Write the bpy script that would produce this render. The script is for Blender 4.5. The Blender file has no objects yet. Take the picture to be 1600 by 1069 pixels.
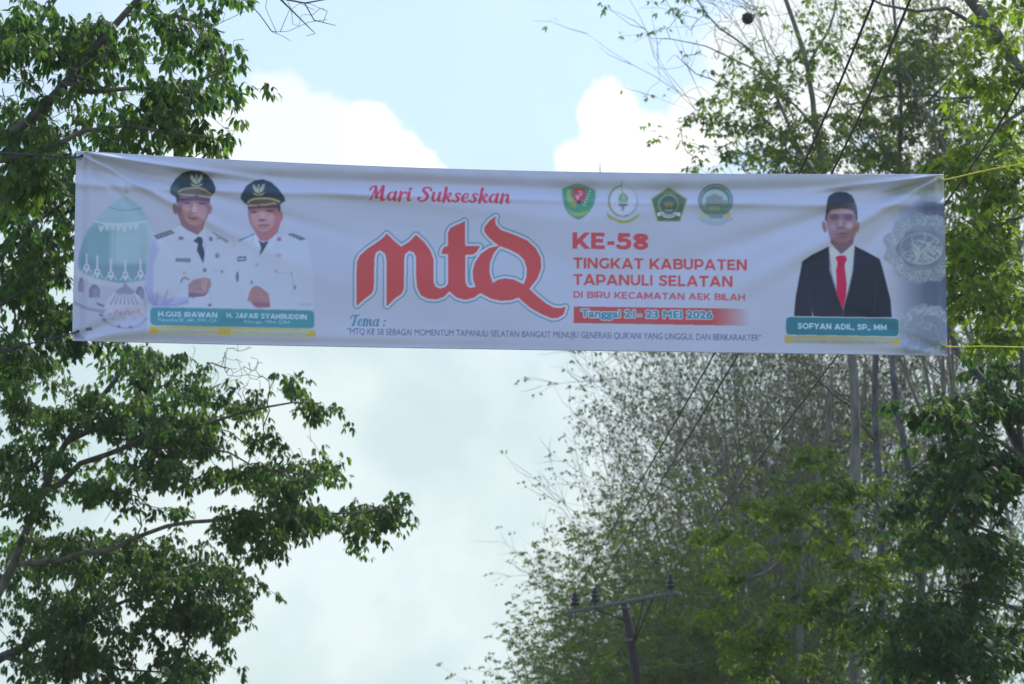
import bpy, math, random
import numpy as np
from mathutils import Vector

# ------------------------------------------------------------------ camera, world, sun, exposure
scn = bpy.context.scene
COL = scn.collection
CAM_H, PITCH, FPX = 1.6, math.radians(16.0), 3000.0      # eye height, upward tilt, focal length in photo pixels
cam_d = bpy.data.cameras.new("camera")
cam_d.sensor_width = 36.0
cam_d.lens = FPX / 1600.0 * 36.0
cam_d.clip_end = 3000.0
cam_d.dof.use_dof = True
cam_d.dof.focus_distance = 13.4
cam_d.dof.aperture_fstop = 3.8
cam = bpy.data.objects.new("camera", cam_d)
cam.location = (0, 0, CAM_H)
cam.rotation_euler = (math.radians(90) + PITCH, 0, 0)
COL.objects.link(cam)
scn.camera = cam

def at(px, py, Y):
    """point of the place seen at photo pixel (px, py), Y metres down the road"""
    d = np.array([0, math.cos(PITCH), math.sin(PITCH)]) * FPX
    d = d + np.array([1.0, 0, 0]) * (px - 800.0) + np.array([0, -math.sin(PITCH), math.cos(PITCH)]) * (534.5 - py)
    p = d * (Y / d[1])
    return np.array([p[0], p[1], p[2] + CAM_H])

def azel(px, py):
    v = at(px, py, 10.0) - np.array([0, 0, CAM_H])
    v /= np.linalg.norm(v)
    return math.atan2(v[0], v[1]), math.asin(v[2])

SUN_EL, SUN_AZ = math.radians(52), math.radians(38)
SKY_STRENGTH = 0.15
world = bpy.data.worlds.new("World")
scn.world = world
world.use_nodes = True
wt = world.node_tree
wt.nodes.clear()
WN = wt.nodes.new
WL = wt.links.new

def wmath(op, a, b=None, c=None, clamp=False):
    n = WN("ShaderNodeMath"); n.operation = op; n.use_clamp = clamp
    for i, v in enumerate((a, b, c)):
        if v is None: continue
        if isinstance(v, (int, float)): n.inputs[i].default_value = v
        else: WL(v, n.inputs[i])
    return n.outputs[0]

def wramp(v, lo, hi):
    n = WN("ShaderNodeMapRange"); n.interpolation_type = 'SMOOTHSTEP'
    WL(v, n.inputs[0]); n.inputs[1].default_value = lo; n.inputs[2].default_value = hi
    return n.outputs[0]

def wmix(f, a, b):
    n = WN("ShaderNodeMix"); n.data_type = 'RGBA'
    if isinstance(f, float): n.inputs[0].default_value = f
    else: WL(f, n.inputs[0])
    for i, v in ((6, a), (7, b)):
        if isinstance(v, tuple): n.inputs[i].default_value = v + (1,)
        else: WL(v, n.inputs[i])
    return n.outputs[2]

tc = WN("ShaderNodeTexCoord")
sep = WN("ShaderNodeSeparateXYZ"); WL(tc.outputs['Generated'], sep.inputs[0])
az = wmath('ARCTAN2', sep.outputs[0], sep.outputs[1])
el = wmath('ARCSINE', sep.outputs[2])
sky = WN("ShaderNodeTexSky"); sky.sky_type = 'NISHITA'; sky.sun_disc = False
sky.sun_elevation = SUN_EL; sky.sun_rotation = SUN_AZ
sky.air_density = 1.0; sky.dust_density = 1.2; sky.ozone_density = 1.3
def noise(scale, detail, rough=0.55):
    n = WN("ShaderNodeTexNoise"); n.inputs['Scale'].default_value = scale
    n.inputs['Detail'].default_value = detail; n.inputs['Roughness'].default_value = rough
    WL(tc.outputs['Generated'], n.inputs['Vector'])
    return n.outputs[0]
nz_edge, nz_big, nz_soft = noise(26.0, 6.0, 0.62), noise(2.3, 5.0), noise(7.0, 4.0, 0.5)
# cumulus heads: (photo x, photo y, radius x, radius y)
BLOBS = [(430, 190, 85, 84), (500, 205, 70, 70), (565, 228, 66, 70), (615, 272, 70, 66), (665, 310, 60, 50), (350, 240, 100, 70), (300, 300, 200, 80),
         (955, 198, 56, 64), (1010, 240, 76, 66), (925, 258, 62, 52), (1110, 195, 70, 70), (1200, 130, 110, 110),
         (1350, 60, 200, 190), (1560, 100, 260, 260)]
field = None
for (bx, by, rx, ry) in BLOBS:
    a0, e0 = azel(bx, by)
    da = wmath('DIVIDE', wmath('SUBTRACT', az, a0), rx / FPX)
    de = wmath('DIVIDE', wmath('SUBTRACT', el, e0), ry / FPX)
    d = wmath('SQRT', wmath('ADD', wmath('MULTIPLY', da, da), wmath('MULTIPLY', de, de)))
    field = d if field is None else wmath('SMOOTH_MIN', field, d, 0.25)
field = wmath('ADD', field, wmath('MULTIPLY', wmath('SUBTRACT', nz_edge, 0.5), 1.35))
cum = wmath('SUBTRACT', 1.0, wramp(field, 0.80, 1.12))
# thin high veil: thick low over the road and behind the cumulus, thin at the top, patchy elsewhere
veil_low = wmath('SUBTRACT', 1.0, wramp(el, math.radians(17.0), math.radians(23.5)))
veil = wmath('MAXIMUM', wmath('MULTIPLY', veil_low, 0.92), wmath('MULTIPLY', wramp(nz_big, 0.42, 0.72), 0.55))
ahead = wramp(sep.outputs[1], -0.15, 0.45)              # cloud bank stands ahead, clear blue behind the viewer
veil = wmath('MULTIPLY', veil, ahead)
base = WN("ShaderNodeVectorMath"); base.operation = 'MULTIPLY'
WL(sky.outputs[0], base.inputs[0]); base.inputs[1].default_value = (0.93, 0.92, 1.13)
aheadblue = wmix(wmath('MULTIPLY', ahead, 0.75), base.outputs[0], (2.12, 2.84, 3.25))
c1 = wmix(wmath('MULTIPLY', veil, wmath('ADD', 0.75, wmath('MULTIPLY', nz_soft, 0.4), None, True)), aheadblue, wmix(wramp(noise(9.0, 6.0, 0.55), 0.40, 0.62), (2.2, 2.68, 2.64), (2.8, 3.12, 3.02)))
darkcl = wmix(wramp(nz_soft, 0.40, 0.62), (3.2, 3.45, 3.5), (4.4, 4.4, 4.25))
c2 = wmix(wmath('MULTIPLY', cum, 0.98), c1, darkcl)
bg = WN("ShaderNodeBackground"); bg.inputs[1].default_value = SKY_STRENGTH
WL(c2, bg.inputs[0])
wo = WN("ShaderNodeOutputWorld"); WL(bg.outputs[0], wo.inputs[0])

sun_d = bpy.data.lights.new("sun", 'SUN'); sun_d.energy = 2.6; sun_d.angle = math.radians(6); sun_d.color = (1.0, 0.95, 0.86)
sun = bpy.data.objects.new("sun", sun_d); COL.objects.link(sun)
sv = Vector((math.sin(SUN_AZ) * math.cos(SUN_EL), math.cos(SUN_AZ) * math.cos(SUN_EL), math.sin(SUN_EL)))
sun.rotation_euler = (-sv).to_track_quat('-Z', 'Y').to_euler()
sun.location = sv * 60
scn.view_settings.view_transform = 'Standard'
scn.view_settings.look = 'None'
scn.view_settings.exposure = 1.0
scn.view_settings.gamma = 1.0
scn.cycles.max_bounces = 8
scn.cycles.transmission_bounces = 4
scn.cycles.volume_bounces = 1
scn.cycles.use_denoising = True

# ------------------------------------------------------------------ helpers
def lin(c):
    c = np.asarray(c, float)
    return np.where(c <= 0.04045, c / 12.92, ((c + 0.055) / 1.055) ** 2.4)

def tag(o, label=None, cat=None, group=None, kind=None):
    if label: o["label"] = label
    if cat: o["category"] = cat
    if group: o["group"] = group
    if kind: o["kind"] = kind
    return o

def empty(name, loc=(0, 0, 0)):
    o = bpy.data.objects.new(name, None); COL.objects.link(o)
    o.location = tuple(float(v) for v in loc); o.empty_display_size = 0.3
    return o

def mesh_obj(name, verts, faces, mat, parent=None, smooth=False, attr=None):
    """faces: list of integer arrays, each (n, k)"""
    me = bpy.data.meshes.new(name)
    verts = np.asarray(verts, np.float32)
    if parent is not None:
        verts = verts - np.array(parent.location, np.float32)
    me.vertices.add(len(verts)); me.vertices.foreach_set("co", verts.ravel())
    loops = np.concatenate([f.ravel() for f in faces]).astype(np.int32)
    sizes = np.concatenate([np.full(len(f), f.shape[1]) for f in faces])
    starts = (np.cumsum(sizes) - sizes).astype(np.int32)
    me.loops.add(len(loops)); me.loops.foreach_set("vertex_index", loops)
    me.polygons.add(len(starts)); me.polygons.foreach_set("loop_start", starts)
    if smooth: me.polygons.foreach_set("use_smooth", np.ones(len(starts), bool))
    for nm, arr in (attr or {}).items():
        arr = np.asarray(arr, np.float32)
        if arr.ndim == 1:
            a = me.attributes.new(nm, 'FLOAT', 'POINT'); a.data.foreach_set("value", arr)
        else:
            a = me.attributes.new(nm, 'FLOAT_COLOR', 'POINT'); a.data.foreach_set("color", arr.ravel())
    me.update(calc_edges=True); me.validate()
    me.materials.append(mat)
    o = bpy.data.objects.new(name, me); COL.objects.link(o)
    if parent is not None: o.parent = parent
    return o

class MB:
    def __init__(s): s.v = []; s.f = {}; s.n = 0
    def add(s, v, faces):
        for f in faces:
            f = np.asarray(f, int)
            s.f.setdefault(f.shape[1], []).append(f + s.n)
        s.v.append(np.asarray(v, float)); s.n += len(v)
    def tube(s, pts, rad, sides=6, caps=True):
        pts = np.asarray(pts, float); n = len(pts)
        rad = np.full(n, rad, float) if np.isscalar(rad) else np.asarray(rad, float)
        t = np.gradient(pts, axis=0); t /= np.linalg.norm(t, axis=1, keepdims=True) + 1e-12
        ref = np.array([0, 0, 1.0]) if abs(t[:, 2]).mean() < 0.8 else np.array([1.0, 0, 0])
        u = np.cross(t, ref); u /= np.linalg.norm(u, axis=1, keepdims=True) + 1e-12
        w = np.cross(t, u)
        a = np.arange(sides) * 2 * np.pi / sides
        ring = pts[:, None] + rad[:, None, None] * (u[:, None] * np.cos(a)[None, :, None] + w[:, None] * np.sin(a)[None, :, None])
        i = np.arange(n - 1)[:, None] * sides; j = np.arange(sides)[None]; k = (j + 1) % sides
        q = np.stack([i + j, i + k, i + sides + k, i + sides + j], -1).reshape(-1, 4)
        fs = [q]
        if caps:
            fs += [np.arange(sides)[None, ::-1], (n - 1) * sides + np.arange(sides)[None]]
        s.add(ring.reshape(-1, 3), fs)
    def box(s, c, half, axes=None):
        c = np.asarray(c, float)
        ax = np.eye(3) if axes is None else np.asarray(axes, float)
        sg = np.array([[x, y, z] for x in (-1, 1) for y in (-1, 1) for z in (-1, 1)], float)
        s.add(c + (sg * np.asarray(half)) @ ax, [np.array([[0, 1, 3, 2], [4, 6, 7, 5], [0, 4, 5, 1], [2, 3, 7, 6], [0, 2, 6, 4], [1, 5, 7, 3]])])
    def lathe(s, base, prof, sides=14):
        base = np.asarray(base, float); prof = np.asarray(prof, float)
        a = np.arange(sides) * 2 * np.pi / sides
        v = np.stack([base[0] + prof[:, None, 0] * np.cos(a), base[1] + prof[:, None, 0] * np.sin(a), np.repeat(base[2] + prof[:, 1:2], sides, 1)], -1)
        n = len(prof); i = np.arange(n - 1)[:, None] * sides; j = np.arange(sides)[None]; k = (j + 1) % sides
        s.add(v.reshape(-1, 3), [np.stack([i + j, i + k, i + sides + k, i + sides + j], -1).reshape(-1, 4), np.arange(sides)[None, ::-1], (n - 1) * sides + np.arange(sides)[None]])
    def build(s, name, mat, parent=None, smooth=False, attr=None):
        return mesh_obj(name, np.concatenate(s.v), [np.concatenate(x) for x in s.f.values()], mat, parent, smooth, attr)

def crom(P, n=8, closed=False):
    """Catmull-Rom through points"""
    P = np.asarray(P, float)
    Q = np.vstack([P[-1], P, P[0], P[1]]) if closed else np.vstack([2 * P[0] - P[1], P, 2 * P[-1] - P[-2]])
    out = []
    t = np.linspace(0, 1, n, endpoint=False)[:, None]
    for i in range(1, len(Q) - 2):
        a, b, c, d = Q[i - 1], Q[i], Q[i + 1], Q[i + 2]
        out.append(0.5 * (2 * b + (c - a) * t + (2 * a - 5 * b + 4 * c - d) * t ** 2 + (3 * b - a - 3 * c + d) * t ** 3))
    if not closed: out.append(P[-1:])
    return np.vstack(out)

# ------------------------------------------------------------------ materials
def new_mat(name):
    m = bpy.data.materials.new(name); m.use_nodes = True
    nt = m.node_tree; b = nt.nodes['Principled BSDF']
    return m, nt, b

def noisy_mat(name, c1, c2, scale=6.0, rough=0.85, bump=0.3, detail=6.0, stretch=(1, 1, 1), metallic=0.0, thr=(0.35, 0.65)):
    m, nt, b = new_mat(name)
    tcn = nt.nodes.new("ShaderNodeTexCoord"); mp = nt.nodes.new("ShaderNodeMapping")
    mp.inputs['Scale'].default_value = stretch
    n = nt.nodes.new("ShaderNodeTexNoise"); n.inputs['Scale'].default_value = scale; n.inputs['Detail'].default_value = detail
    r = nt.nodes.new("ShaderNodeValToRGB")
    r.color_ramp.elements[0].position = thr[0]; r.color_ramp.elements[0].color = (*c1, 1)
    r.color_ramp.elements[1].position = thr[1]; r.color_ramp.elements[1].color = (*c2, 1)
    L = nt.links.new
    L(tcn.outputs['Object'], mp.inputs[0]); L(mp.outputs[0], n.inputs['Vector']); L(n.outputs[0], r.inputs[0]); L(r.outputs[0], b.inputs['Base Color'])
    b.inputs['Roughness'].default_value = rough; b.inputs['Metallic'].default_value = metallic
    if bump:
        bm = nt.nodes.new("ShaderNodeBump"); bm.inputs['Strength'].default_value = bump; bm.inputs['Distance'].default_value = 0.02
        L(n.outputs[0], bm.inputs['Height']); L(bm.outputs[0], b.inputs['Normal'])
    return m

def leaf_mat(name, dark, mid, light, trans=0.42, tcol=(1.5, 1.75, 0.7)):
    m, nt, b = new_mat(name)
    L = nt.links.new
    a = nt.nodes.new("ShaderNodeAttribute"); a.attribute_name = "tint"
    r = nt.nodes.new("ShaderNodeValToRGB")
    e = r.color_ramp.elements
    e[0].color = (*dark, 1); e[1].color = (*light, 1)
    x = e.new(0.5); x.color = (*mid, 1)
    L(a.outputs['Fac'], r.inputs[0])
    L(r.outputs[0], b.inputs['Base Color']); b.inputs['Roughness'].default_value = 0.55
    b.inputs['Specular IOR Level'].default_value = 0.2
    t = nt.nodes.new("ShaderNodeBsdfTranslucent")
    mul = nt.nodes.new("ShaderNodeMix"); mul.data_type = 'RGBA'; mul.blend_type = 'MULTIPLY'; mul.inputs[0].default_value = 1.0
    L(r.outputs[0], mul.inputs[6]); mul.inputs[7].default_value = (*tcol, 1)
    L(mul.outputs[2], t.inputs[0])
    mx = nt.nodes.new("ShaderNodeMixShader"); mx.inputs[0].default_value = trans
    L(b.outputs[0], mx.inputs[1]); L(t.outputs[0], mx.inputs[2])
    L(mx.outputs[0], nt.nodes['Material Output'].inputs[0])
    return m

M = {}
M['ground'] = noisy_mat('ground_earth', (0.05, 0.075, 0.025), (0.12, 0.10, 0.06), 0.5, 0.95, 0.5)
M['asphalt'] = noisy_mat('asphalt', (0.040, 0.040, 0.042), (0.065, 0.064, 0.062), 40, 0.9, 0.4)
M['paint'] = noisy_mat('road_paint', (0.6, 0.6, 0.58), (0.75, 0.75, 0.73), 30, 0.8, 0.1)
M['bark'] = noisy_mat('pale_bark', (0.070, 0.064, 0.042), (0.165, 0.150, 0.100), 9, 0.95, 0.5, stretch=(1, 1, 0.35))
M['bark_dark'] = noisy_mat('dark_bark', (0.055, 0.05, 0.045), (0.14, 0.13, 0.115), 9, 0.95, 0.5, stretch=(1, 1, 0.35))
M['bark_grey'] = noisy_mat('grey_bark', (0.105, 0.098, 0.066), (0.22, 0.205, 0.142), 7, 0.95, 0.4, stretch=(1, 1, 0.3))
M['leaf_left'] = leaf_mat('leaf_deep_green', (0.034, 0.076, 0.028), (0.062, 0.122, 0.038), (0.15, 0.205, 0.046), 0.52)
M['leaf_dark'] = leaf_mat('leaf_dark_green', (0.028, 0.064, 0.026), (0.048, 0.098, 0.034), (0.10, 0.155, 0.042), 0.48)
M['leaf_bright'] = leaf_mat('leaf_bright_green', (0.075, 0.128, 0.024), (0.13, 0.192, 0.030), (0.24, 0.275, 0.040), 0.55)
M['leaf_mid'] = leaf_mat('leaf_mid_green', (0.040, 0.078, 0.022), (0.082, 0.135, 0.028), (0.18, 0.21, 0.036), 0.54)
M['leaf_grey'] = leaf_mat('leaf_dull_green', (0.035, 0.062, 0.024), (0.062, 0.098, 0.036), (0.115, 0.135, 0.05), 0.4, (1.3, 1.4, 0.8))
M['wood_pole'] = noisy_mat('rusty_pole_paint', (0.022, 0.016, 0.012), (0.055, 0.034, 0.024), 12, 0.75, 0.3, stretch=(1, 1, 0.2))
M['steel'] = noisy_mat('weathered_steel', (0.105, 0.115, 0.085), (0.17, 0.18, 0.14), 14, 0.8, 0.15, metallic=0.0)
M['porcelain'] = noisy_mat('brown_porcelain', (0.018, 0.014, 0.014), (0.04, 0.03, 0.028), 20, 0.25, 0.0)
M['wire'] = noisy_mat('wire_sheath', (0.014, 0.014, 0.015), (0.03, 0.03, 0.03), 20, 0.6, 0.0)
M['rope'] = noisy_mat('yellow_rope_fibre', (0.55, 0.50, 0.02), (0.78, 0.72, 0.05), 60, 0.6, 0.3)
M['cord'] = noisy_mat('dark_cord_fibre', (0.02, 0.022, 0.04), (0.05, 0.05, 0.07), 60, 0.8, 0.2)
M['nest'] = noisy_mat('nest_fibre', (0.018, 0.015, 0.012), (0.05, 0.04, 0.03), 25, 1.0, 0.8)
M['hem'] = noisy_mat('white_hem_cord', (0.55, 0.55, 0.57), (0.68, 0.68, 0.70), 30, 0.8, 0.1)
M['brass'] = noisy_mat('eyelet_metal', (0.35, 0.33, 0.28), (0.5, 0.48, 0.42), 40, 0.35, 0.0, metallic=0.9)

# ------------------------------------------------------------------ ground and road
g = []
xs = np.linspace(-600, 600, 61); ys = np.linspace(-300, 900, 61)
X, Y = np.meshgrid(xs, ys)
Z = -0.02 - 0.0 * X
idx = np.arange(61 * 61).reshape(61, 61)
q = np.stack([idx[:-1, :-1], idx[:-1, 1:], idx[1:, 1:], idx[1:, :-1]], -1).reshape(-1, 4)
tag(mesh_obj('ground', np.stack([X, Y, Z], -1).reshape(-1, 3), [q], M['ground']), kind='structure')
ry = np.linspace(-60, 160, 80)
rc = -0.9 - 0.0016 * np.clip(ry - 20, 0, None) ** 2
def strip(name, x0, x1, z, mat, sel=None):
    v = np.concatenate([np.stack([rc + x0, ry, np.full_like(ry, z)], 1), np.stack([rc + x1, ry, np.full_like(ry, z)], 1)])
    n = len(ry); i = np.arange(n - 1)
    if sel is not None: i = i[sel(i)]
    return tag(mesh_obj(name, v, [np.stack([i, i + n, i + n + 1, i + 1], 1)], mat), kind='structure')
strip('road', -3.0, 3.0, 0.0, M['asphalt'])
strip('road_marking', -0.06, 0.06, 0.004, M['paint'], lambda i: i % 3 == 0)
strip('edge_marking', -2.85, -2.75, 0.004, M['paint'])
strip('edge_marking', 2.75, 2.85, 0.004, M['paint'])

# ------------------------------------------------------------------ street banner: printed cloth
# The print is drawn by code on a fine colour grid (in the banner's own flat layout) and carried by the cloth's vertices.
S = 2.0
CX0, CY0, CW, CH = 100, 225, 1395, 345
NW, NH = int(CW * S), int(CH * S)
WHITE = np.array([143, 154, 190]) / 255.0
LIGHTK = lin(WHITE) / np.array([0.74, 0.74, 0.76])       # what the shade under the trees makes of a white print
img = np.empty((NH, NW, 3)); img[:] = WHITE
ids = np.zeros((NH, NW), np.int16)
REG = {}

def Z(ox, oy, sc, pts):
    p = np.asarray(pts, float)
    q = p.copy(); q[:, 0] = ox + p[:, 0] / sc; q[:, 1] = oy + p[:, 1] / sc
    return q

def blur1(m, r):
    if r < 1: return m
    k = 2 * r + 1
    for ax in (0, 1):
        c = np.cumsum(np.pad(m, [(r + 1, r) if a == ax else (0, 0) for a in (0, 1)], mode='edge'), axis=ax)
        m = (c[k:] - c[:-k]) / k if ax == 0 else (c[:, k:] - c[:, :-k]) / k
    return m

def bbox(P, pad):
    x0 = max(0, int(math.floor((P[:, 0].min() - CX0 - pad) * S))); x1 = min(NW, int(math.ceil((P[:, 0].max() - CX0 + pad) * S)) + 1)
    y0 = max(0, int(math.floor((P[:, 1].min() - CY0 - pad) * S))); y1 = min(NH, int(math.ceil((P[:, 1].max() - CY0 + pad) * S)) + 1)
    return x0, max(x1, x0 + 1), y0, max(y1, y0 + 1)

def grid(x0, x1, y0, y1):
    return np.meshgrid(CX0 + (np.arange(x0, x1) + 0.5) / S, CY0 + (np.arange(y0, y1) + 0.5) / S)

def poly_mask(P, x0, x1, y0, y1):
    gx, gy = grid(x0, x1, y0, y1)
    m = np.zeros(gx.shape, bool)
    n = len(P)
    for i in range(n):
        xa, ya = P[i]; xb, yb = P[(i + 1) % n]
        if ya == yb: continue
        c = ((ya > gy) != (yb > gy))
        m ^= c & (gx < (xb - xa) * (gy - ya) / (yb - ya) + xa)
    return m

def put(m, x0, x1, y0, y1, col, alpha=1.0, region=None, feather=0, clip=None):
    a = m.astype(float)
    if feather: a = blur1(blur1(a, int(feather * S / 2 + .5)), int(feather * S / 2 + .5))
    if clip is not None: a = a * clip[y0:y1, x0:x1]
    if region is not None: ids[y0:y1, x0:x1][a > 0.5] = region
    a = (a * alpha)[..., None]
    v = img[y0:y1, x0:x1]
    v[:] = v * (1 - a) + (np.asarray(col) / 255.0) * a

def fill(P, col, alpha=1.0, feather=0, region=None, smooth=0, clip=None):
    P = np.asarray(P, float)
    if smooth: P = crom(P, smooth, True)
    b = bbox(P, 2 + feather * 2)
    put(poly_mask(P, *b), *b, col, alpha, region, feather, clip)

def ell(cx, cy, rx, ry, col, alpha=1.0, feather=0, rot=0, region=None, clip=None):
    a = np.linspace(0, 2 * np.pi, 40, endpoint=False)
    c, s = math.cos(rot), math.sin(rot)
    x, y = rx * np.cos(a), ry * np.sin(a)
    fill(np.stack([cx + x * c - y * s, cy + x * s + y * c], 1), col, alpha, feather, region, 0, clip)

def stroke_mask(P, w, b):
    gx, gy = grid(*b)
    P = np.asarray(P, float); w = np.broadcast_to(np.asarray(w, float), (len(P),))
    m = np.zeros(gx.shape, bool)
    for (p, q, r0, r1) in zip(P[:-1], P[1:], w[:-1], w[1:]):
        d = q - p; L = (d @ d) + 1e-9
        t = np.clip(((gx - p[0]) * d[0] + (gy - p[1]) * d[1]) / L, 0, 1)
        m |= (gx - p[0] - t * d[0]) ** 2 + (gy - p[1] - t * d[1]) ** 2 < ((r0 + (r1 - r0) * t) / 2) ** 2
    return m

def stroke(P, w, col, alpha=1.0, feather=0, region=None, clip=None, smooth=0):
    P = np.asarray(P, float); w = np.broadcast_to(np.asarray(w, float), (len(P),))
    if smooth:
        w = np.interp(np.linspace(0, 1, (len(P) - 1) * smooth + 1), np.linspace(0, 1, len(P)), w)
        P = crom(P, smooth)
    b = bbox(P, float(np.max(w)) + 2 + feather * 2)
    put(stroke_mask(P, w, b), *b, col, alpha, region, feather, clip)

def dilate(m, r):
    out = m.copy(); R = int(math.ceil(r))
    H, W = m.shape
    for dy in range(-R, R + 1):
        for dx in range(-R, R + 1):
            if dx * dx + dy * dy > r * r or (dx == 0 and dy == 0): continue
            ys, yd = (slice(0, H - dy), slice(dy, H)) if dy >= 0 else (slice(-dy, H), slice(0, H + dy))
            xs_, xd = (slice(0, W - dx), slice(dx, W)) if dx >= 0 else (slice(-dx, W), slice(0, W + dx))
            out[yd, xd] |= m[ys, xs_]
    return out

_tc = {}
def glyphs(s, off):
    if (s, off) not in _tc:
        cu = bpy.data.curves.new("lettering_outline", 'FONT'); cu.body = s; cu.size = 1.0; cu.offset = off; cu.resolution_u = 4
        ob = bpy.data.objects.new("lettering_outline", cu); COL.objects.link(ob)
        bpy.context.view_layer.update()
        me = bpy.data.meshes.new_from_object(ob.evaluated_get(bpy.context.evaluated_depsgraph_get()))
        me.calc_loop_triangles()
        v = np.array([x.co[:2] for x in me.vertices]); t = np.array([x.vertices[:] for x in me.loop_triangles])
        bpy.data.objects.remove(ob); bpy.data.curves.remove(cu); bpy.data.meshes.remove(me)
        _tc[(s, off)] = (v, t)
    return _tc[(s, off)]

def text(s, x0, x1, y0, y1, h, col, off=0.0, shear=0.0, region=None, outline=None, alpha=1.0, boost=0.0, mode='alpha'):
    """baseline runs from (x0, y0) to (x1, y1); capital height h"""
    boost += off * h / 0.80; h -= 1.6 * boost; y0 -= 0.8 * boost; y1 -= 0.8 * boost      # heavier strokes inside the same height
    x0 += 0.8 * boost; x1 -= 0.8 * boost
    v, t = glyphs(s, 0.0)
    hv, _ = glyphs("H", 0.0)
    lo, hi = v[:, 0].min(), v[:, 0].max()
    base = hv[:, 1].min(); sc = h / (hv[:, 1].max() - base)
    yy = (v[:, 1] - base) * sc
    f = (v[:, 0] - lo) / (hi - lo)
    P = np.stack([x0 + (x1 - x0) * f + yy * shear, y0 + (y1 - y0) * f - yy], 1)
    b = bbox(P, 6)
    bx0, bx1, by0, by1 = b
    m = np.zeros((by1 - by0, bx1 - bx0), bool)
    for tri in t:
        A = P[tri]
        c = bbox(A, 0.5)
        gx, gy = grid(*c)
        d = []
        for i in range(3):
            p, q = A[i], A[(i + 1) % 3]
            d.append((q[0] - p[0]) * (gy - p[1]) - (q[1] - p[1]) * (gx - p[0]))
        k = ((d[0] >= 0) & (d[1] >= 0) & (d[2] >= 0)) | ((d[0] <= 0) & (d[1] <= 0) & (d[2] <= 0))
        m[c[2] - by0:c[3] - by0, c[0] - bx0:c[1] - bx0] |= k
    if boost: m = dilate(m, boost * S)
    if outline: put(dilate(m, outline[1] * S), *b, outline[0])
    put(m, *b, col, alpha)
    if region is not None: ids[by0:by1, bx0:bx1][dilate(m, 1.0 * S)] = region

def arc(cx, cy, rx, ry, a0, a1, n=14):
    t = np.radians(np.linspace(a0, a1, n)); return [(cx + rx * math.cos(x), cy + ry * math.sin(x)) for x in t]
def caps_glyph(c, w):
    """geometric capital: (advance width, stroke centre lines) in units of the capital height"""
    h = w / 2; b, m, t = h, .5, 1 - h
    V = lambda x: [(x, -.2), (x, 1.2)]
    if c == 'E': return .66, [V(h), [(h, t), (.64, t)], [(h, .51), (.58, .51)], [(h, b), (.66, b)]]
    if c == 'F': return .64, [V(h), [(h, t), (.64, t)], [(h, .46), (.58, .46)]]
    if c == 'L': return .60, [V(h), [(h, b), (.60, b)]]
    if c == 'T': return .74, [[(0, t), (.74, t)], V(.37)]
    if c == 'I': return w, [V(h)]
    if c == 'H': return .80, [V(h), V(.80 - h), [(h, m), (.8 - h, m)]]
    if c == 'N': return .84, [V(h), V(.84 - h), [(h * .7, 1.06), (.84 - h * .7, -.06)]]
    if c == 'M': return 1.0, [V(h), V(1.0 - h), [(h * .6, 1.06), (.5, .24), (1 - h * .6, 1.06)]]
    if c == 'K': return .80, [V(h), [(h, .24), (.78, 1.08)], [(.30, .55), (.80, -.10)]]
    if c == 'A': return .92, [[(.06, -.1), (.46, 1.0), (.86, -.1)], [(.2, .28), (.72, .28)]]
    if c == 'Y': return .84, [[(.0, 1.12), (.42, .42)], [(.84, 1.12), (.42, .42)], [(.42, .46), (.42, -.2)]]
    if c == 'W': return 1.2, [[(.02, 1.1), (.34, 0), (.6, .98), (.86, 0), (1.18, 1.1)]]
    if c == 'U': return .78, [[(h, 1.2)] + arc(.39, .39, .39 - h, .39 - h, 180, 360) + [(.78 - h, 1.2)]]
    if c == 'J': return .56, [[(.1, t), (.56 - h, t)], [(.56 - h, 1.0)] + arc(.26, .32, .30 - h, .32 - h, 0, -150)]
    if c == 'D': return .84, [V(h), [(h, t), (.36, t)] + arc(.36, .5, .48 - h, .5 - h, 90, -90) + [(h, b)]]
    if c in 'PR':
        s = [V(h), [(h, t), (.42, t)] + arc(.42, (1 - h + .34) / 2 , .30 - h * .6, (1 - h - .34) / 2, 90, -90) + [(h, .34)]]
        return (.72, s) if c == 'P' else (.74, s + [[(.40, .36), (.70, -.1)]])
    if c == 'B': return .74, [V(h), [(h, t), (.42, t)] + arc(.42, (t + .52) / 2, .24, (t - .52) / 2, 90, -90) + [(h, .52)], [(h, .52), (.44, .52)] + arc(.44, (b + .52) / 2, .26, (.52 - b) / 2, 90, -90) + [(h, b)]]
    if c == 'G': return .86, [arc(.50, .5, .5 - h, .5 - h, 48, 310, 26), [(.84 - h, .5), (.84 - h, .13)]]
    if c == 'C': return .82, [arc(.50, .5, .5 - h, .5 - h, 46, 314, 26)]
    if c in 'OQ': return 1.0, [arc(.5, .5, .5 - h, .5 - h, 0, 370, 30)]
    if c == 'S': return .68, [[tuple(q) for q in crom([(.62, .80), (.48, t), (.32, t + .01), (.16, .84), (.13, .70), (.22, .58), (.40, .50), (.55, .40), (.57, .26), (.48, .13), (.32, b - .01), (.16, .13), (.05, .22)], 4)]]
    if c == '5': return .68, [[(.62, t), (.16, t)], [(.18, 1.0), (.13, .52)], [tuple(q) for q in crom([(.10, .53), (.34, .58), (.54, .48), (.57, .32), (.48, .14), (.30, b), (.14, .13), (.03, .22)], 4)]]
    if c == '8': return .72, [arc(.36, .74, .25, .255 - h, 0, 370, 22), arc(.36, .28, .36 - h, .29 - h, 0, 370, 22)]
    if c == '-': return .40, [[(.03, .38), (.37, .38)]]
    if c == '.': return w, [[(h, 0), (h, w)]]
    if c == ',': return w, [[(h, w), (h * .6, -.14)]]
    return .32, []
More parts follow.
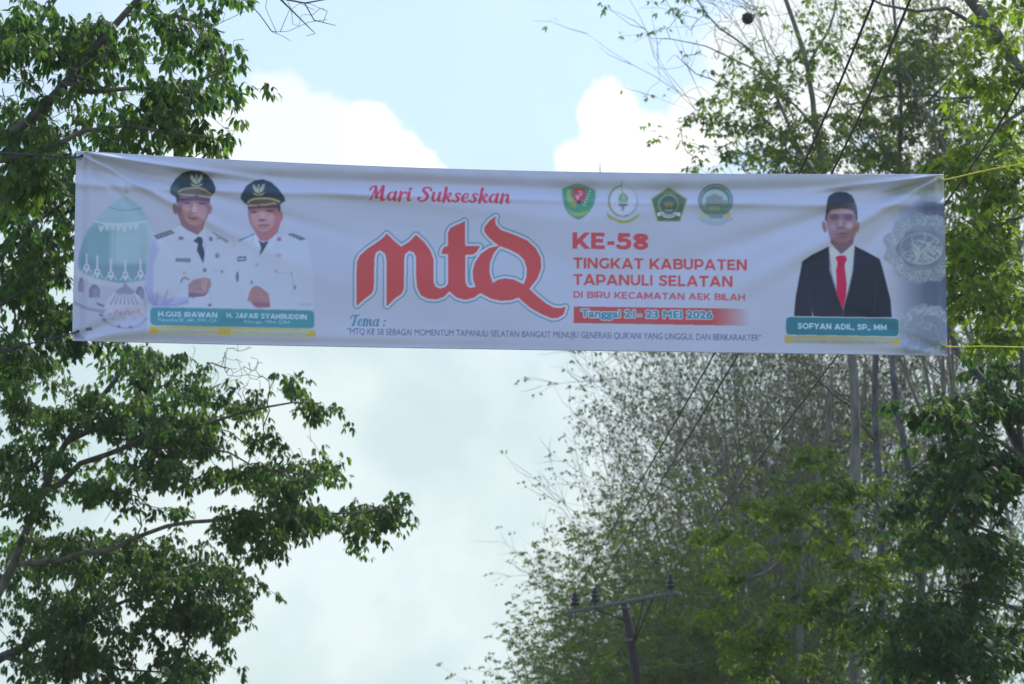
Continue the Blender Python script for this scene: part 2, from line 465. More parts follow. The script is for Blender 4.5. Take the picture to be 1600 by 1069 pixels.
def caps(s, x0, x1, y0, y1, hgt, col, w=.2, region=None, gap=.10):
    """bold geometric capitals on a baseline from (x0, y0) to (x1, y1)"""
    G = [caps_glyph(c, w) for c in s]
    tot = sum(a for a, _ in G) + gap * (len(s) - 1)
    b = bbox(np.array([[x0, min(y0, y1) - hgt], [x1, max(y0, y1)]]), 4)
    gx, gy = grid(*b)
    f = (gx - x0) / (x1 - x0)
    U = f * tot; Vv = (y0 + (y1 - y0) * f - gy) / hgt
    m = np.zeros(gx.shape, bool); cur = 0
    for c, (adv, st) in zip(s, G):
        sel = (U > cur - .1) & (U < cur + adv + .1)
        for P in st:
            P = np.asarray(P, float)
            for i in range(len(P) - 1):
                p, q = P[i] + [cur, 0], P[i + 1] + [cur, 0]
                d = q - p; L2 = d @ d
                if L2 < 1e-9: continue
                tt = ((U - p[0]) * d[0] + (Vv - p[1]) * d[1]) / L2
                e = np.abs((U - p[0]) * d[1] - (Vv - p[1]) * d[0]) / math.sqrt(L2)
                m |= sel & (tt >= 0) & (tt <= 1) & (e <= w / 2)
                if i: m |= sel & ((U - p[0]) ** 2 + (Vv - p[1]) ** 2 <= w * w / 4)
        m &= ~(sel & (U > cur - .05) & (U < cur + adv + .05) & ((Vv < (-.16 if c == ',' else 0)) | (Vv > 1)))
        cur += adv + gap
    put(m, *b, col)
    if region is not None: ids[b[2]:b[3], b[0]:b[1]][dilate(m, 1.0 * S)] = region

def reg(name, label=None):
    REG[len(REG) + 1] = (name, label)
    return len(REG)

rng = np.random.default_rng(7)
RED, TEAL, GOLD = (154, 70, 78), (58, 112, 138), (152, 142, 78)

# --- mosque picture, left end -------------------------------------------------
r = reg('mosque_picture', 'printed picture of a pale green mosque dome')
zm = lambda p: Z(110, 270, 3.957, p)
fill(zm([(22, 600), (22, 1000), (470, 1000), (480, 640), (250, 700)]), (136, 146, 182), 0.8, 3, r)
dome = zm([(335, 150), (285, 172), (245, 208), (180, 268), (112, 345), (70, 440), (48, 530), (55, 600), (150, 655), (300, 690), (420, 680), (485, 640), (545, 540), (530, 420), (480, 300), (430, 210), (385, 172)])
fill(dome, (120, 150, 178), 0.95, 1.5, r, 6)
dm = np.zeros((NH, NW)); bb = bbox(dome, 2); dm[bb[2]:bb[3], bb[0]:bb[1]] = poly_mask(crom(dome, 6, True), *bb)
fill(zm([(112, 345), (60, 460), (48, 540), (60, 600), (240, 670), (250, 360), (180, 300)]), (96, 130, 158), 0.75, 6, clip=dm)
fill(zm([(60, 470), (48, 600), (300, 690), (480, 650), (470, 560), (200, 570), (100, 520)]), (90, 120, 148), 0.7, 6, clip=dm)
fill(zm([(250, 380), (260, 560), (420, 560), (440, 380)]), (130, 158, 188), 0.7, 8, clip=dm)
fill(zm([(470, 260), (480, 660), (580, 660), (580, 260)]), (140, 158, 190), 0.7, 8, clip=dm)
stroke(zm([(238, 212), (290, 228), (360, 232), (440, 218)]), 1.6, (88, 122, 148), 0.8, 0.6, smooth=4)
stroke(zm([(150, 298), (200, 312), (270, 318), (380, 312), (480, 300)]), 2.4, (150, 178, 196), 0.8, 0.8, smooth=4)
for x in range(190, 430, 36):
    y = 316 + 8 * math.sin(x)
    stroke(zm([(x - 14, y), (x - 6, y + 38), (x + 6, y + 38), (x + 14, y)]), 1.5, (156, 178, 200), 0.9, 0.4)
    ell(*zm([(x, y + 16)])[0], 2.6, 3.2, (150, 172, 196), 0.8, 0.5)
for x in (250, 330):
    stroke(zm([(x - 50, 360), (x - 62, 460), (x - 50, 600)]), 1.5, (88, 126, 148), 0.45, 1.2, clip=dm)
fill(zm([(22, 590), (60, 615), (150, 655), (300, 684), (470, 668), (480, 700), (300, 715), (140, 690), (22, 630)]), (148, 156, 190), 1, 0.8, r)
for x, y0, y1 in ((100, 500, 612), (166, 512, 640), (250, 532, 655), (340, 540, 660), (434, 532, 650)):
    stroke(zm([(x, y0), (x, y1)]), [1.2, 3.0], (158, 170, 200), 0.95, 0.4)
    for k in range(5): ell(*zm([(x, y0 + 18 * k + 8)])[0], 1.9, 1.6, (160, 172, 202), 0.9, 0.3)
    ell(*zm([(x, y1 - 30)])[0], 4.6, 4.8, (156, 168, 200), 0.95, 0.4); ell(*zm([(x, y1 - 30)])[0], 2.0, 2.2, (96, 128, 150), 0.9, 0.3)
    for dx in (-34, 34): stroke(zm([(x + dx, y1 + 5), (x + dx / 2, y1 - 18), (x, y1 + 6)]), 1.6, (156, 168, 200), 0.9, 0.4)
for x, y, w, h in ((66, 690, 16, 46), (148, 730, 34, 42), (430, 740, 26, 40)):
    fill(zm([(x - w, y + h), (x - w, y - h * .2), (x - w * .5, y - h * .8), (x, y - h), (x + w * .5, y - h * .8), (x + w, y - h * .2), (x + w, y + h)]), (96, 100, 138), 0.9, 1.0)
    fill(zm([(x - w * .3, y + h), (x - w * .3, y - h * .2), (x + w * .5, y - h * .5), (x + w, y + h)]), (122, 124, 160), 0.6, 1.0)
fill(zm([(22, 790), (100, 830), (210, 850), (210, 870), (100, 850), (22, 815)]), (112, 118, 156), 0.8, 1.2)
fill(zm([(160, 800), (210, 820), (205, 832), (165, 815)]), (80, 86, 122), 0.9, 0.8)
ell(*zm([(335, 840)])[0], 31, 29, (150, 158, 194), 1, 1.0); ell(*zm([(335, 905)])[0], 33, 13, (140, 148, 186), 1, 1.2)
fill(zm([(338, 665), (352, 700), (400, 740), (380, 750), (300, 750), (275, 738), (328, 700)]), (104, 110, 148), 0.8, 1.5)
for k in range(7):
    x = 250 + k * 28
    stroke(zm([(335 + (x - 335) * .55, 745), (x, 812)]), [1.2, 2.6], (106, 112, 152), 0.75, 0.6)
for k in range(6): ell(*zm([(278 + k * 29, 864 + 4 * math.sin(k))])[0], 2.2, 2.4, (150, 122, 160), 0.75, 0.7)
for k in range(12): ell(*zm([(220 + k * 22, 850 + 50 * ((k * 7) % 3) / 2)])[0], 2.2, 2.0, (112, 124, 152), 0.55, 0.7)
stroke(zm([(195, 905), (260, 945), (335, 960), (420, 945), (470, 905)]), 2.4, (108, 112, 152), 0.6, 1.2, smooth=4)
for x, y in ((190, 880), (210, 910), (300, 950), (372, 955)): ell(*zm([(x, y)])[0], 3.4, 2.0, (84, 88, 126), 0.8, 0.8, 0.4)
fill(zm([(92, 960), (130, 955), (135, 975), (95, 978)]), (66, 72, 100), 0.9, 0.8)
fill(zm([(22, 985), (60, 990), (90, 1030), (22, 1032)]), (96, 102, 134), 0.7, 1.5)
stroke(zm([(345, 70), (345, 120)]), [1, 3], (130, 136, 168), 0.8, 0.8); ell(*zm([(346, 118)])[0], 3.6, 1.6, (118, 124, 158), 0.9, 0.6)

# --- the three printed portraits -------------------------------------------------
SKIN = (142, 112, 130)
def eagle(z, pts_shift, sx, sy, col):
    ox, oy = pts_shift
    P = lambda q: z([(ox + x * sx, oy + y * sy) for x, y in q])
    fill(P([(-80, -70), (-78, 0), (-50, 50), (0, 85), (50, 50), (78, 0), (80, -75), (45, -45), (20, 10), (12, -50), (-4, -66), (-16, -40), (-20, 10), (-45, -40)]), col, 1, 0.5)
    fill(P([(-90, 62), (-40, 80), (0, 100), (45, 80), (88, 58), (60, 100), (10, 116), (-50, 104)]), col, 1, 0.5)
    stroke(P([(-14, -44), (14, 60)]), 1.6, (60, 76, 92), 0.7, 0.4)
    stroke(P([(8, -30), (8, 40)]), 1.3, (60, 76, 92), 0.5, 0.4)
    for d in (-1, 1):
        for k in (0, 1): stroke(P([(d * (70 - 22 * k), -50 + 12 * k), (d * (50 - 20 * k), 30)]), 0.7, (70, 84, 100), 0.6, 0.3)

r = reg('portrait', 'printed portrait of a man in glasses, black cap and white uniform')
z1 = lambda p: Z(220, 255, 8.22, p)
z3 = lambda p: Z(220, 380, 5.714, p)
body1 = np.vstack([z1([(520, 790), (385, 860), (165, 930)]), z3([(80, 60), (50, 250), (30, 400), (60, 520), (110, 560), (860, 575), (850, 300), (830, 40)]), z1([(1140, 1010), (905, 880), (790, 830)])])
fill(body1, (149, 162, 199), 0.9, 1.2, r)
fill(np.vstack([z1([(170, 960)]), z3([(80, 60), (50, 250), (30, 400), (60, 520), (110, 560), (420, 550), (430, 480), (250, 500), (110, 440), (110, 200), (160, 60)])]), (128, 138, 194), 0.75, 3)
for a, bq in (((90, 410), (120, 540)), ((150, 430), (135, 550)), ((240, 420), (205, 540)), ((300, 480), (230, 540)), ((40, 390), (90, 520))):
    stroke(z3([a, bq]), [2.0, 5.0], (108, 112, 178), 0.5, 1.6)
stroke(z3([(110, 550), (300, 556), (420, 520)]), 3.5, (106, 112, 172), 0.55, 1.6, smooth=4)
fill(z1([(520, 800), (480, 830), (560, 960), (690, 1000), (740, 940)]), (162, 172, 205), 0.7, 1.0)
fill(z1([(805, 800), (830, 850), (820, 980), (790, 960), (740, 940)]), (158, 170, 204), 0.7, 1.0)
ell(*z1([(440, 585)])[0], 3.8, 9.0, (108, 90, 112), 1, 0.8, -0.15, r); ell(*z1([(890, 595)])[0], 3.0, 7.4, (130, 98, 118), 1, 0.8, 0.15, r)
face1 = z1([(460, 440), (466, 640), (498, 720), (520, 800), (600, 862), (730, 922), (800, 850), (812, 780), (862, 680), (882, 600), (892, 450)])
fill(face1, (112, 92, 114), 1, 0.8, r)
f1 = np.zeros((NH, NW)); bb = bbox(face1, 2); f1[bb[2]:bb[3], bb[0]:bb[1]] = poly_mask(face1, *bb)
fill(z1([(540, 520), (640, 500), (770, 520), (850, 580), (830, 700), (780, 790), (660, 800), (560, 700)]), (144, 118, 136), 0.95, 3.0, clip=f1, smooth=4)
ell(*z1([(690, 590)])[0], 4.0, 9.0, (156, 134, 152), 0.8, 2, clip=f1); ell(*z1([(570, 620)])[0], 5.5, 6.5, (146, 126, 148), 0.7, 2.5, clip=f1)
ell(*z1([(800, 620)])[0], 5.5, 6.0, (140, 112, 124), 0.7, 2.5, clip=f1); ell(*z1([(755, 850)])[0], 6, 6, (140, 98, 112), 0.7, 2.5, clip=f1)
ell(*z1([(590, 515)])[0], 6.5, 1.6, (74, 62, 84), 0.85, 1.0, 0.05, clip=f1); ell(*z1([(790, 520)])[0], 6.5, 1.6, (80, 60, 82), 0.85, 1.0, 0.1, clip=f1)
for cx in (590, 790):
    a = np.linspace(0, 2 * np.pi, 24)
    stroke(z1(np.stack([cx + 72 * np.cos(a), 525 + 40 * np.sin(a)], 1)), 0.7, (96, 82, 110), 0.6, 0.4, clip=f1)
stroke(z1([(660, 520), (648, 600), (625, 635), (690, 642), (718, 630)]), 1.4, (92, 70, 94), 0.65, 1.0, clip=f1, smooth=3)
stroke(z1([(600, 695), (660, 712), (745, 706)]), [1.3, 1.9, 1.2], (90, 62, 88), 0.9, 0.7, clip=f1, smooth=3); stroke(z1([(630, 735), (700, 738)]), 1.2, (120, 86, 106), 0.7, 0.8, clip=f1)
fill(z1([(450, 430), (890, 470), (885, 500), (680, 470), (470, 500)]), (66, 56, 76), 0.8, 1.5, clip=f1)
cap1 = z1([(378, 345), (392, 290), (450, 198), (540, 124), (640, 94), (760, 100), (850, 148), (922, 228), (962, 322), (950, 375), (895, 430), (880, 470), (690, 445), (500, 430), (465, 520), (452, 440), (385, 390)])
fill(cap1, (46, 60, 78), 1, 0.8, r)
fill(z1([(378, 345), (400, 280), (470, 260), (500, 330), (470, 410), (400, 395)]), (74, 86, 106), 0.7, 2.5)
fill(z1([(480, 400), (530, 340), (640, 312), (780, 314), (895, 395), (880, 455), (700, 432), (500, 425)]), (86, 82, 92), 1, 0.8)
stroke(z1([(480, 375), (540, 335), (690, 316), (800, 332), (900, 400)]), 2.6, (134, 134, 108), 1, 0.6, smooth=5)
stroke(z1([(490, 396), (600, 412), (690, 412)]), [1.5, 3.2, 2.4], (138, 138, 146), 0.95, 0.6, smooth=4); stroke(z1([(740, 420), (890, 440)]), [2.2, 3.0], (136, 132, 128), 0.95, 0.6)
eagle(z1, (715, 200), 1.0, 0.9, (140, 150, 156))
fill(z1([(165, 930), (385, 858), (438, 898), (210, 980)]), (82, 94, 118), 1, 0.7)
for k in range(4): ell(*z1([(235 + 45 * k, 938 - 14 * k)])[0], 1.6, 1.6, (128, 136, 146), 0.8, 0.5)
fill(z1([(905, 882), (932, 884), (1132, 1000), (1112, 1030), (1000, 960)]), (104, 116, 148), 0.9, 0.8)
ell(*z1([(515, 965)])[0], 4.2, 2.8, (98, 96, 122), 0.9, 0.8); ell(*z1([(900, 975)])[0], 3.0, 3.8, (86, 92, 120), 0.85, 0.8, -0.5); ell(*z1([(990, 970)])[0], 3, 1.4, (104, 112, 140), 0.7, 0.7, 0.5)
fill(np.vstack([z1([(675, 1000), (738, 942), (785, 955), (800, 1020)]), z3([(548, 10), (570, 85), (558, 182), (500, 62), (512, 5)])]), (52, 66, 92), 1, 0.8)
stroke(z3([(575, 0), (572, 70)]), 1.0, (118, 130, 162), 0.7, 0.5)
fill(z3([(310, 135), (443, 138), (443, 168), (310, 166)]), (88, 98, 128), 1, 0.6); stroke(z3([(325, 150), (430, 153)]), 1.4, (124, 134, 160), 0.8, 0.4)
for x, y, a, bq, c in ((682, 112, 3.4, 4, (98, 106, 130)), (570, 242, 2.6, 3.4, (84, 96, 124)), (725, 255, 1.8, 2.6, (98, 108, 134)), (390, 265, 2.2, 3.2, (150, 136, 150)), (615, 553, 2.8, 2.2, (84, 92, 118)), (465, 488, 1.5, 1.3, (100, 104, 138))):
    ell(*z3([(x, y)])[0], a, bq, c, 0.9, 0.7)
stroke(z3([(360, 345), (372, 318), (395, 310), (430, 325)]), [2.4, 2.4, 2.6, 2.2], (98, 102, 126), 0.9, 0.7, smooth=3); stroke(z3([(640, 248), (720, 246)]), 0.9, (118, 128, 160), 0.8, 0.5)
stroke(z3([(585, 300), (640, 560)]), 0.9, (124, 136, 172), 0.6, 0.7)
fist1 = z3([(425, 372), (470, 326), (560, 308), (618, 318), (630, 370), (602, 440), (570, 470), (480, 480), (425, 482)])
fill(fist1, (132, 112, 134), 1, 0.9, r)
fill(z3([(430, 440), (560, 456), (602, 430), (570, 472), (480, 482), (425, 484)]), (92, 78, 122), 0.7, 1.4)
fill(z3([(540, 320), (600, 330), (590, 420), (550, 430)]), (150, 128, 146), 0.8, 1.6)
for a in (((560, 330), (575, 400)), ((600, 345), (592, 420)), ((480, 360), (548, 350)), ((500, 400), (560, 420))): stroke(z3(a), 1.0, (108, 88, 114), 0.6, 0.8)

r = reg('portrait', 'printed portrait of a bare faced man in black cap and white uniform')
z2 = lambda p: Z(350, 265, 8.22, p)
body2 = np.vstack([z2([(430, 860), (380, 820), (200, 900)]), z3([(770, 120), (770, 575), (1180, 590), (1540, 590), (1550, 330), (1500, 60)]), z2([(1060, 890), (820, 830), (650, 840)])])
fill(body2, (148, 161, 198), 0.9, 2.0, r)
fill(z2([(430, 850), (380, 830), (400, 960), (460, 1000), (480, 930)]), (160, 170, 202), 0.7, 0.8); fill(z2([(650, 840), (700, 880), (600, 1000), (560, 960)]), (158, 170, 204), 0.7, 1.0)
ell(*z2([(735, 610)])[0], 2.6, 8.0, (138, 100, 118), 1, 0.8, 0.12, r)
face2 = z2([(303, 440), (312, 610), (340, 705), (400, 800), (440, 880), (475, 915), (540, 922), (620, 872), (690, 800), (722, 690), (738, 560), (712, 450)])
fill(face2, (128, 98, 116), 1, 0.8, r)
f2 = np.zeros((NH, NW)); bb = bbox(face2, 2); f2[bb[2]:bb[3], bb[0]:bb[1]] = poly_mask(face2, *bb)
fill(z2([(360, 560), (480, 540), (620, 560), (660, 640), (620, 740), (520, 800), (420, 760), (350, 660)]), (150, 120, 138), 0.9, 3.0, clip=f2, smooth=4)
fill(z2([(660, 560), (740, 560), (720, 720), (600, 880), (480, 900), (560, 820), (650, 740)]), (146, 96, 112), 0.8, 2.5, clip=f2)
ell(*z2([(500, 590)])[0], 4, 6, (156, 132, 148), 0.7, 2, clip=f2); ell(*z2([(600, 620)])[0], 5, 5, (152, 128, 146), 0.7, 2.5, clip=f2)
ell(*z2([(385, 545)])[0], 5.5, 1.6, (74, 58, 80), 0.85, 1.0, -0.05, clip=f2); ell(*z2([(590, 532)])[0], 6.0, 1.7, (74, 58, 80), 0.85, 1.0, 0.05, clip=f2)
ell(*z2([(485, 650)])[0], 6.2, 2.0, (92, 66, 86), 0.7, 1.2, clip=f2)
stroke(z2([(440, 722), (500, 716), (580, 718)]), [1.4, 1.8, 1.3], (88, 56, 78), 0.9, 0.7, clip=f2, smooth=3); stroke(z2([(450, 745), (500, 752), (550, 742)]), 1.6, (118, 76, 96), 0.7, 0.8, clip=f2, smooth=3)
fill(z2([(300, 440), (720, 440), (715, 500), (520, 490), (310, 520)]), (70, 58, 78), 0.85, 1.6, clip=f2)
fill(z2([(690, 450), (722, 450), (722, 545), (700, 530)]), (56, 62, 82), 1, 0.8, r)
cap2 = z2([(212, 372), (224, 318), (290, 208), (390, 142), (500, 124), (605, 162), (700, 248), (772, 350), (788, 398), (742, 432), (700, 458), (640, 420), (320, 460), (268, 436)])
fill(cap2, (46, 60, 82), 1, 0.8, r)
fill(z2([(300, 430), (340, 390), (480, 368), (640, 375), (715, 420), (640, 440), (420, 460), (320, 470)]), (76, 76, 86), 1, 0.8)
stroke(z2([(305, 425), (360, 385), (480, 370), (620, 378), (712, 415)]), 3.0, (142, 140, 104), 1, 0.6, smooth=5)
stroke(z2([(322, 462), (425, 460)]), [3.0, 3.4], (138, 134, 132), 0.95, 0.6); stroke(z2([(462, 455), (560, 450), (650, 425)]), [3.2, 3.2, 2], (134, 130, 130), 0.95, 0.6, smooth=3)
eagle(z2, (445, 240), 0.95, 0.85, (142, 148, 138))
fill(z2([(812, 830), (880, 820), (1055, 890), (985, 910)]), (78, 90, 116), 1, 0.7)
for k in range(3): ell(*z2([(880 + 42 * k, 846 + 16 * k)])[0], 1.4, 1.3, (130, 140, 160), 0.8, 0.5)
stroke(z2([(200, 908), (290, 870), (385, 828)]), [3.2, 1.6, 2.4], (86, 104, 132), 0.9, 0.6, smooth=3); stroke(z2([(375, 880), (360, 930)]), 1.0, (110, 120, 150), 0.8, 0.5)
ell(*z2([(708, 895)])[0], 3.6, 3.2, (122, 92, 132), 0.9, 0.8)
fill(np.vstack([z2([(435, 905), (500, 940), (572, 918)]), z3([(1130, 5), (1085, 80), (1060, 110), (1075, 40), (1062, 0)])]), (54, 66, 92), 1, 0.8)
fill(z3([(865, 122), (942, 118), (938, 156), (862, 164)]), (72, 84, 112), 1, 0.6); fill(z3([(872, 134), (932, 131), (930, 146), (870, 151)]), (146, 158, 190), 0.9, 0.4)
for x, y, a, bq, c in ((1230, 110, 4.6, 3.4, (146, 128, 146)), (1035, 195, 2.0, 3.2, (124, 136, 172)), (862, 300, 2.2, 8.0, (72, 82, 112)), (990, 350, 2.2, 3.4, (112, 108, 136)), (1375, 395, 2.0, 3.4, (92, 100, 136)), (1210, 250, 1.8, 2.6, (120, 132, 166)), (1345, 270, 1.2, 4, (124, 134, 168))):
    ell(*z3([(x, y)])[0], a, bq, c, 0.85, 0.7)
stroke(z3([(1210, 262), (1330, 268)]), 0.9, (120, 132, 168), 0.7, 0.6); stroke(z3([(1420, 548), (1520, 548)]), 3.0, (118, 126, 172), 0.5, 1.6); stroke(z3([(1350, 280), (1360, 420), (1300, 560)]), 1.6, (130, 142, 182), 0.6, 1.2, smooth=4)
fist2 = z3([(975, 430), (990, 400), (1020, 380), (1060, 385), (1140, 450), (1152, 520), (1150, 570), (1040, 575), (1000, 550), (985, 525), (950, 515), (960, 480)])
fill(fist2, (136, 108, 126), 1, 0.9, r)
fill(z3([(985, 525), (1150, 530), (1150, 572), (1040, 577), (1000, 552)]), (118, 82, 108), 0.8, 1.6)
for a in (((1010, 430), (1060, 470)), ((990, 470), (1040, 500)), ((1070, 420), (1120, 470)), ((1000, 510), (1100, 520))): stroke(z3(a), 1.0, (112, 84, 104), 0.6, 0.8)

# --- name plates under the two uniformed men -------------------------------------------------
def rrect(c, rad):
    """rounded quadrilateral from four corners"""
    c = np.asarray(c, float); out = []
    for i in range(4):
        p, a, b_ = c[i], c[i - 1], c[(i + 1) % 4]
        ua = (a - p) / np.linalg.norm(a - p); ub = (b_ - p) / np.linalg.norm(b_ - p)
        for t in np.linspace(0, 1, 6):
            out.append((1 - t) ** 2 * (p + ua * rad) + 2 * t * (1 - t) * p + t * t * (p + ub * rad))
    return np.array(out)
r = reg('name_plate', 'wide teal name plate with two names over a gold strip')
bar = z3([(78, 745), (130, 735), (1500, 770), (1560, 785), (1560, 832), (76, 804)])
fill(bar, (148, 152, 128), 1, 0.6, r)
fill(z3([(160, 768), (680, 778), (680, 806), (160, 796)]), (140, 154, 178), 0.85, 0.6); fill(z3([(810, 782), (1470, 792), (1470, 820), (810, 808)]), (140, 154, 178), 0.85, 0.6)
fill(z3([(230, 722), (1410, 750), (1440, 775), (220, 752)]), GOLD, 1, 0.5, r)
for p in ([(76, 750), (130, 748), (152, 775), (148, 802), (76, 806)], [(690, 765), (800, 768), (800, 818), (690, 812)], [(1480, 815), (1540, 772), (1560, 790), (1560, 832), (1470, 830)]): fill(z3(p), (158, 144, 72), 1, 0.5)
stroke(z3([(76, 804), (700, 818), (1560, 832)]), 0.9, (158, 150, 92), 0.8, 0.4)
text("BUPATI TAPANULI SELATAN", *z3([(165, 0)])[0][:1], z3([(675, 0)])[0][0], z3([(0, 793)])[0][1], z3([(0, 803)])[0][1], 3.2, (112, 132, 160), 0.0)
text("WAKIL BUPATI TAPANULI SELATAN", z3([(815, 0)])[0][0], z3([(1465, 0)])[0][0], z3([(0, 806)])[0][1], z3([(0, 817)])[0][1], 3.2, (112, 132, 160), 0.0)
fill(rrect(z3([(80, 566), (1555, 596), (1555, 768), (80, 738)]), 7), (140, 156, 188), 1, 0.5, r)
fill(rrect(z3([(86, 572), (1548, 602), (1548, 762), (86, 732)]), 7), (64, 118, 144), 1, 0.5, r)
fill(z3([(700, 620), (1200, 640), (1200, 720), (700, 705)]), (56, 108, 138), 0.5, 4)
PALE = (150, 178, 202)
def t3(s, x0, x1, y0, y1, h, off, col=PALE):
    a = z3([(x0, y0), (x1, y1)]); text(s, a[0][0], a[1][0], a[0][1], a[1][1], h / 5.714, col, off)
def c3(s, x0, x1, y0, y1, h):
    a = z3([(x0, y0), (x1, y1)]); caps(s, a[0][0], a[1][0], a[0][1], a[1][1], h / 5.714, PALE, .21)
c3("H.GUS IRAWAN", 155, 682, 654, 665, 46); t3("Pasaribu,SE, AK, MM, CA", 155, 682, 698, 707, 30, 0.035, (138, 168, 194))
c3("H. JAFAR SYAHBUDDIN", 765, 1482, 667, 682, 46); t3("Ritonga, MBA, DBA", 922, 1338, 714, 722, 30, 0.035, (138, 168, 194))

# --- slogan, event logo, theme -------------------------------------------------
SCRIPT = {
 'a': (0.95, [[(.62, .85, .10), (.35, 1.0, .13), (.12, .6, .28), (.2, .12, .24), (.42, .05, .12), (.62, .35, .10)], [(.72, 1.0, .3), (.66, .2, .3), (.78, .02, .16), (.95, .15, .08)]]),
 'r': (0.72, [[(.2, 1, .3), (.18, 0, .3)], [(.25, .6, .1), (.45, .95, .14), (.62, 1.0, .2), (.68, .85, .22)]]),
 'i': (0.5, [[(.2, 1, .3), (.18, .2, .3), (.32, .02, .16), (.5, .15, .08)], [(.24, 1.38, .3), (.25, 1.4, .3)]]),
 'u': (0.95, [[(.18, 1, .3), (.15, .3, .28), (.3, .03, .2), (.5, .2, .1), (.6, .4, .1)], [(.7, 1, .3), (.66, .2, .3), (.78, .02, .15), (.95, .15, .08)]]),
 'k': (0.9, [[(.22, 1.62, .3), (.18, 0, .3)], [(.26, .5, .1), (.5, .95, .13), (.67, .98, .2), (.69, .75, .16), (.4, .52, .12)], [(.4, .52, .22), (.6, .15, .27), (.73, .02, .16), (.9, .15, .08)]]),
 's': (0.72, [[(.62, .9, .2), (.42, 1.02, .14), (.22, .85, .2), (.42, .55, .3), (.52, .25, .26), (.3, .0, .16), (.06, .15, .22)]]),
 'e': (0.74, [[(.2, .42, .1), (.5, .58, .14), (.56, .88, .16), (.36, 1.0, .14), (.12, .6, .28), (.18, .15, .26), (.42, .0, .16), (.72, .2, .08)]]),
 'n': (0.95, [[(.2, 1, .3), (.18, 0, .3)], [(.24, .6, .1), (.45, .95, .14), (.63, .95, .24), (.67, .6, .3), (.65, .2, .3), (.77, .02, .16), (.95, .15, .08)]]),
 'm': (1.42, [[(.2, 1, .3), (.18, 0, .3)], [(.24, .6, .1), (.44, .95, .14), (.6, .95, .24), (.64, .6, .3), (.62, 0, .3)], [(.68, .6, .1), (.9, .95, .14), (1.06, .95, .24), (1.1, .6, .3), (1.08, .2, .3), (1.22, .02, .16), (1.42, .15, .08)]]),
 'S': (1.12, [[(1.0, 1.32, .26), (.88, 1.58, .16), (.56, 1.62, .14), (.33, 1.3, .24), (.6, .95, .34), (.82, .55, .34), (.62, .1, .2), (.28, .0, .16), (.04, .28, .26), (.2, .46, .16)]]),
 'M': (1.5, [[(-.02, 1.2, .2), (.1, 1.56, .14), (.32, 1.6, .16), (.4, 1.3, .14), (.16, 0, .16)], [(.42, 1.58, .28), (.62, .35, .34)], [(.6, .3, .16), (.98, 1.6, .16)], [(1.04, 1.6, .34), (1.08, .22, .34), (1.24, .02, .16), (1.42, .15, .08)]]),
 'T': (0.9, [[(-.12, 1.12, .2), (.02, 1.5, .18), (.32, 1.55, .18), (.7, 1.5, .2), (1.0, 1.65, .12)], [(.5, 1.5, .32), (.38, .2, .3), (.25, .02, .3)]]),
 ':': (0.4, [[(.2, .15, .3), (.21, .16, .3)], [(.2, .8, .3), (.21, .81, .3)]]), ' ': (0.5, [])}
def script(s, x0, x1, y0, y1, xh, col, region, shear=0.16, outline=None):
    adv = sum(SCRIPT[c][0] for c in s); k = (x1 - x0) / adv / 1.0
    cur, strokes = 0.0, []
    for c in s:
        for st in SCRIPT[c][1]:
            q = np.array(st); q = np.hstack([crom(q[:, :2], 5), np.interp(np.linspace(0, len(q) - 1, (len(q) - 1) * 5 + 1), np.arange(len(q)), q[:, 2])[:, None]])
            f = (cur + q[:, 0]) / adv
            strokes.append((np.stack([x0 + (x1 - x0) * f + q[:, 1] * xh * shear, y0 + (y1 - y0) * f - q[:, 1] * xh], 1), q[:, 2] * (k + xh) / 2))
        cur += SCRIPT[c][0]
    if outline:
        for P, w in strokes: stroke(P, w + 2 * outline[1], outline[0], region=region)
    for P, w in strokes: stroke(P, w, col, region=region)
r = reg('lettering', 'red script lettering Mari Sukseskan')
script("Mari Sukseskan", 576, 797, 312.5, 317.5, 13.2, (152, 62, 92), r, 0.18, ((160, 158, 188), 0.7))

r = reg('event_logo', 'big red letters mtQ with a teal outline')
zq = lambda p: Z(540, 325, 4.444, p)
out = [(75, 682), (77, 380), (98, 332), (150, 284), (235, 228), (268, 200), (285, 178), (330, 222), (385, 270), (440, 236), (466, 212), (487, 186), (545, 236), (590, 300), (611, 360), (612, 520), (625, 548), (655, 560), (690, 552), (710, 528), (710, 320), (664, 319), (672, 290), (685, 270), (710, 265), (711, 172), (728, 140), (770, 118), (805, 104), (829, 88), (830, 265), (935, 265), (905, 310), (885, 323), (830, 326), (830, 500), (838, 535), (860, 556), (904, 549), (886, 500), (882, 440), (898, 380), (940, 318), (1000, 278), (1066, 262), (1028, 236), (985, 195), (961, 160), (966, 130), (1000, 88), (1050, 54), (1036, 85), (1045, 120), (1080, 154), (1180, 190), (1260, 225), (1320, 280), (1355, 345), (1358, 420), (1332, 490), (1275, 562), (1320, 604), (1390, 662), (1440, 690), (1490, 697), (1530, 685), (1512, 740), (1472, 764), (1430, 766), (1360, 737), (1280, 692), (1200, 622), (1150, 640), (1080, 645), (1010, 630), (935, 590), (890, 624), (830, 638), (770, 622), (720, 578), (680, 618), (630, 635), (570, 630), (522, 605), (496, 550), (490, 480), (488, 340), (475, 310), (441, 297), (413, 320), (406, 360), (405, 560), (388, 596), (340, 630), (285, 684), (284, 360), (274, 318), (240, 293), (210, 310), (200, 350), (196, 560), (180, 596), (130, 632)]
hole = [(1070, 264), (1030, 312), (1002, 380), (999, 450), (1022, 522), (1060, 498), (1110, 489), (1170, 498), (1236, 531), (1255, 480), (1258, 420), (1240, 362), (1200, 322), (1140, 290)]
P = zq(out); b = bbox(P, 12)
m = poly_mask(P, *b) ^ poly_mask(zq(hole), *b)
m = blur1(blur1(m.astype(float), 1), 1) > 0.5
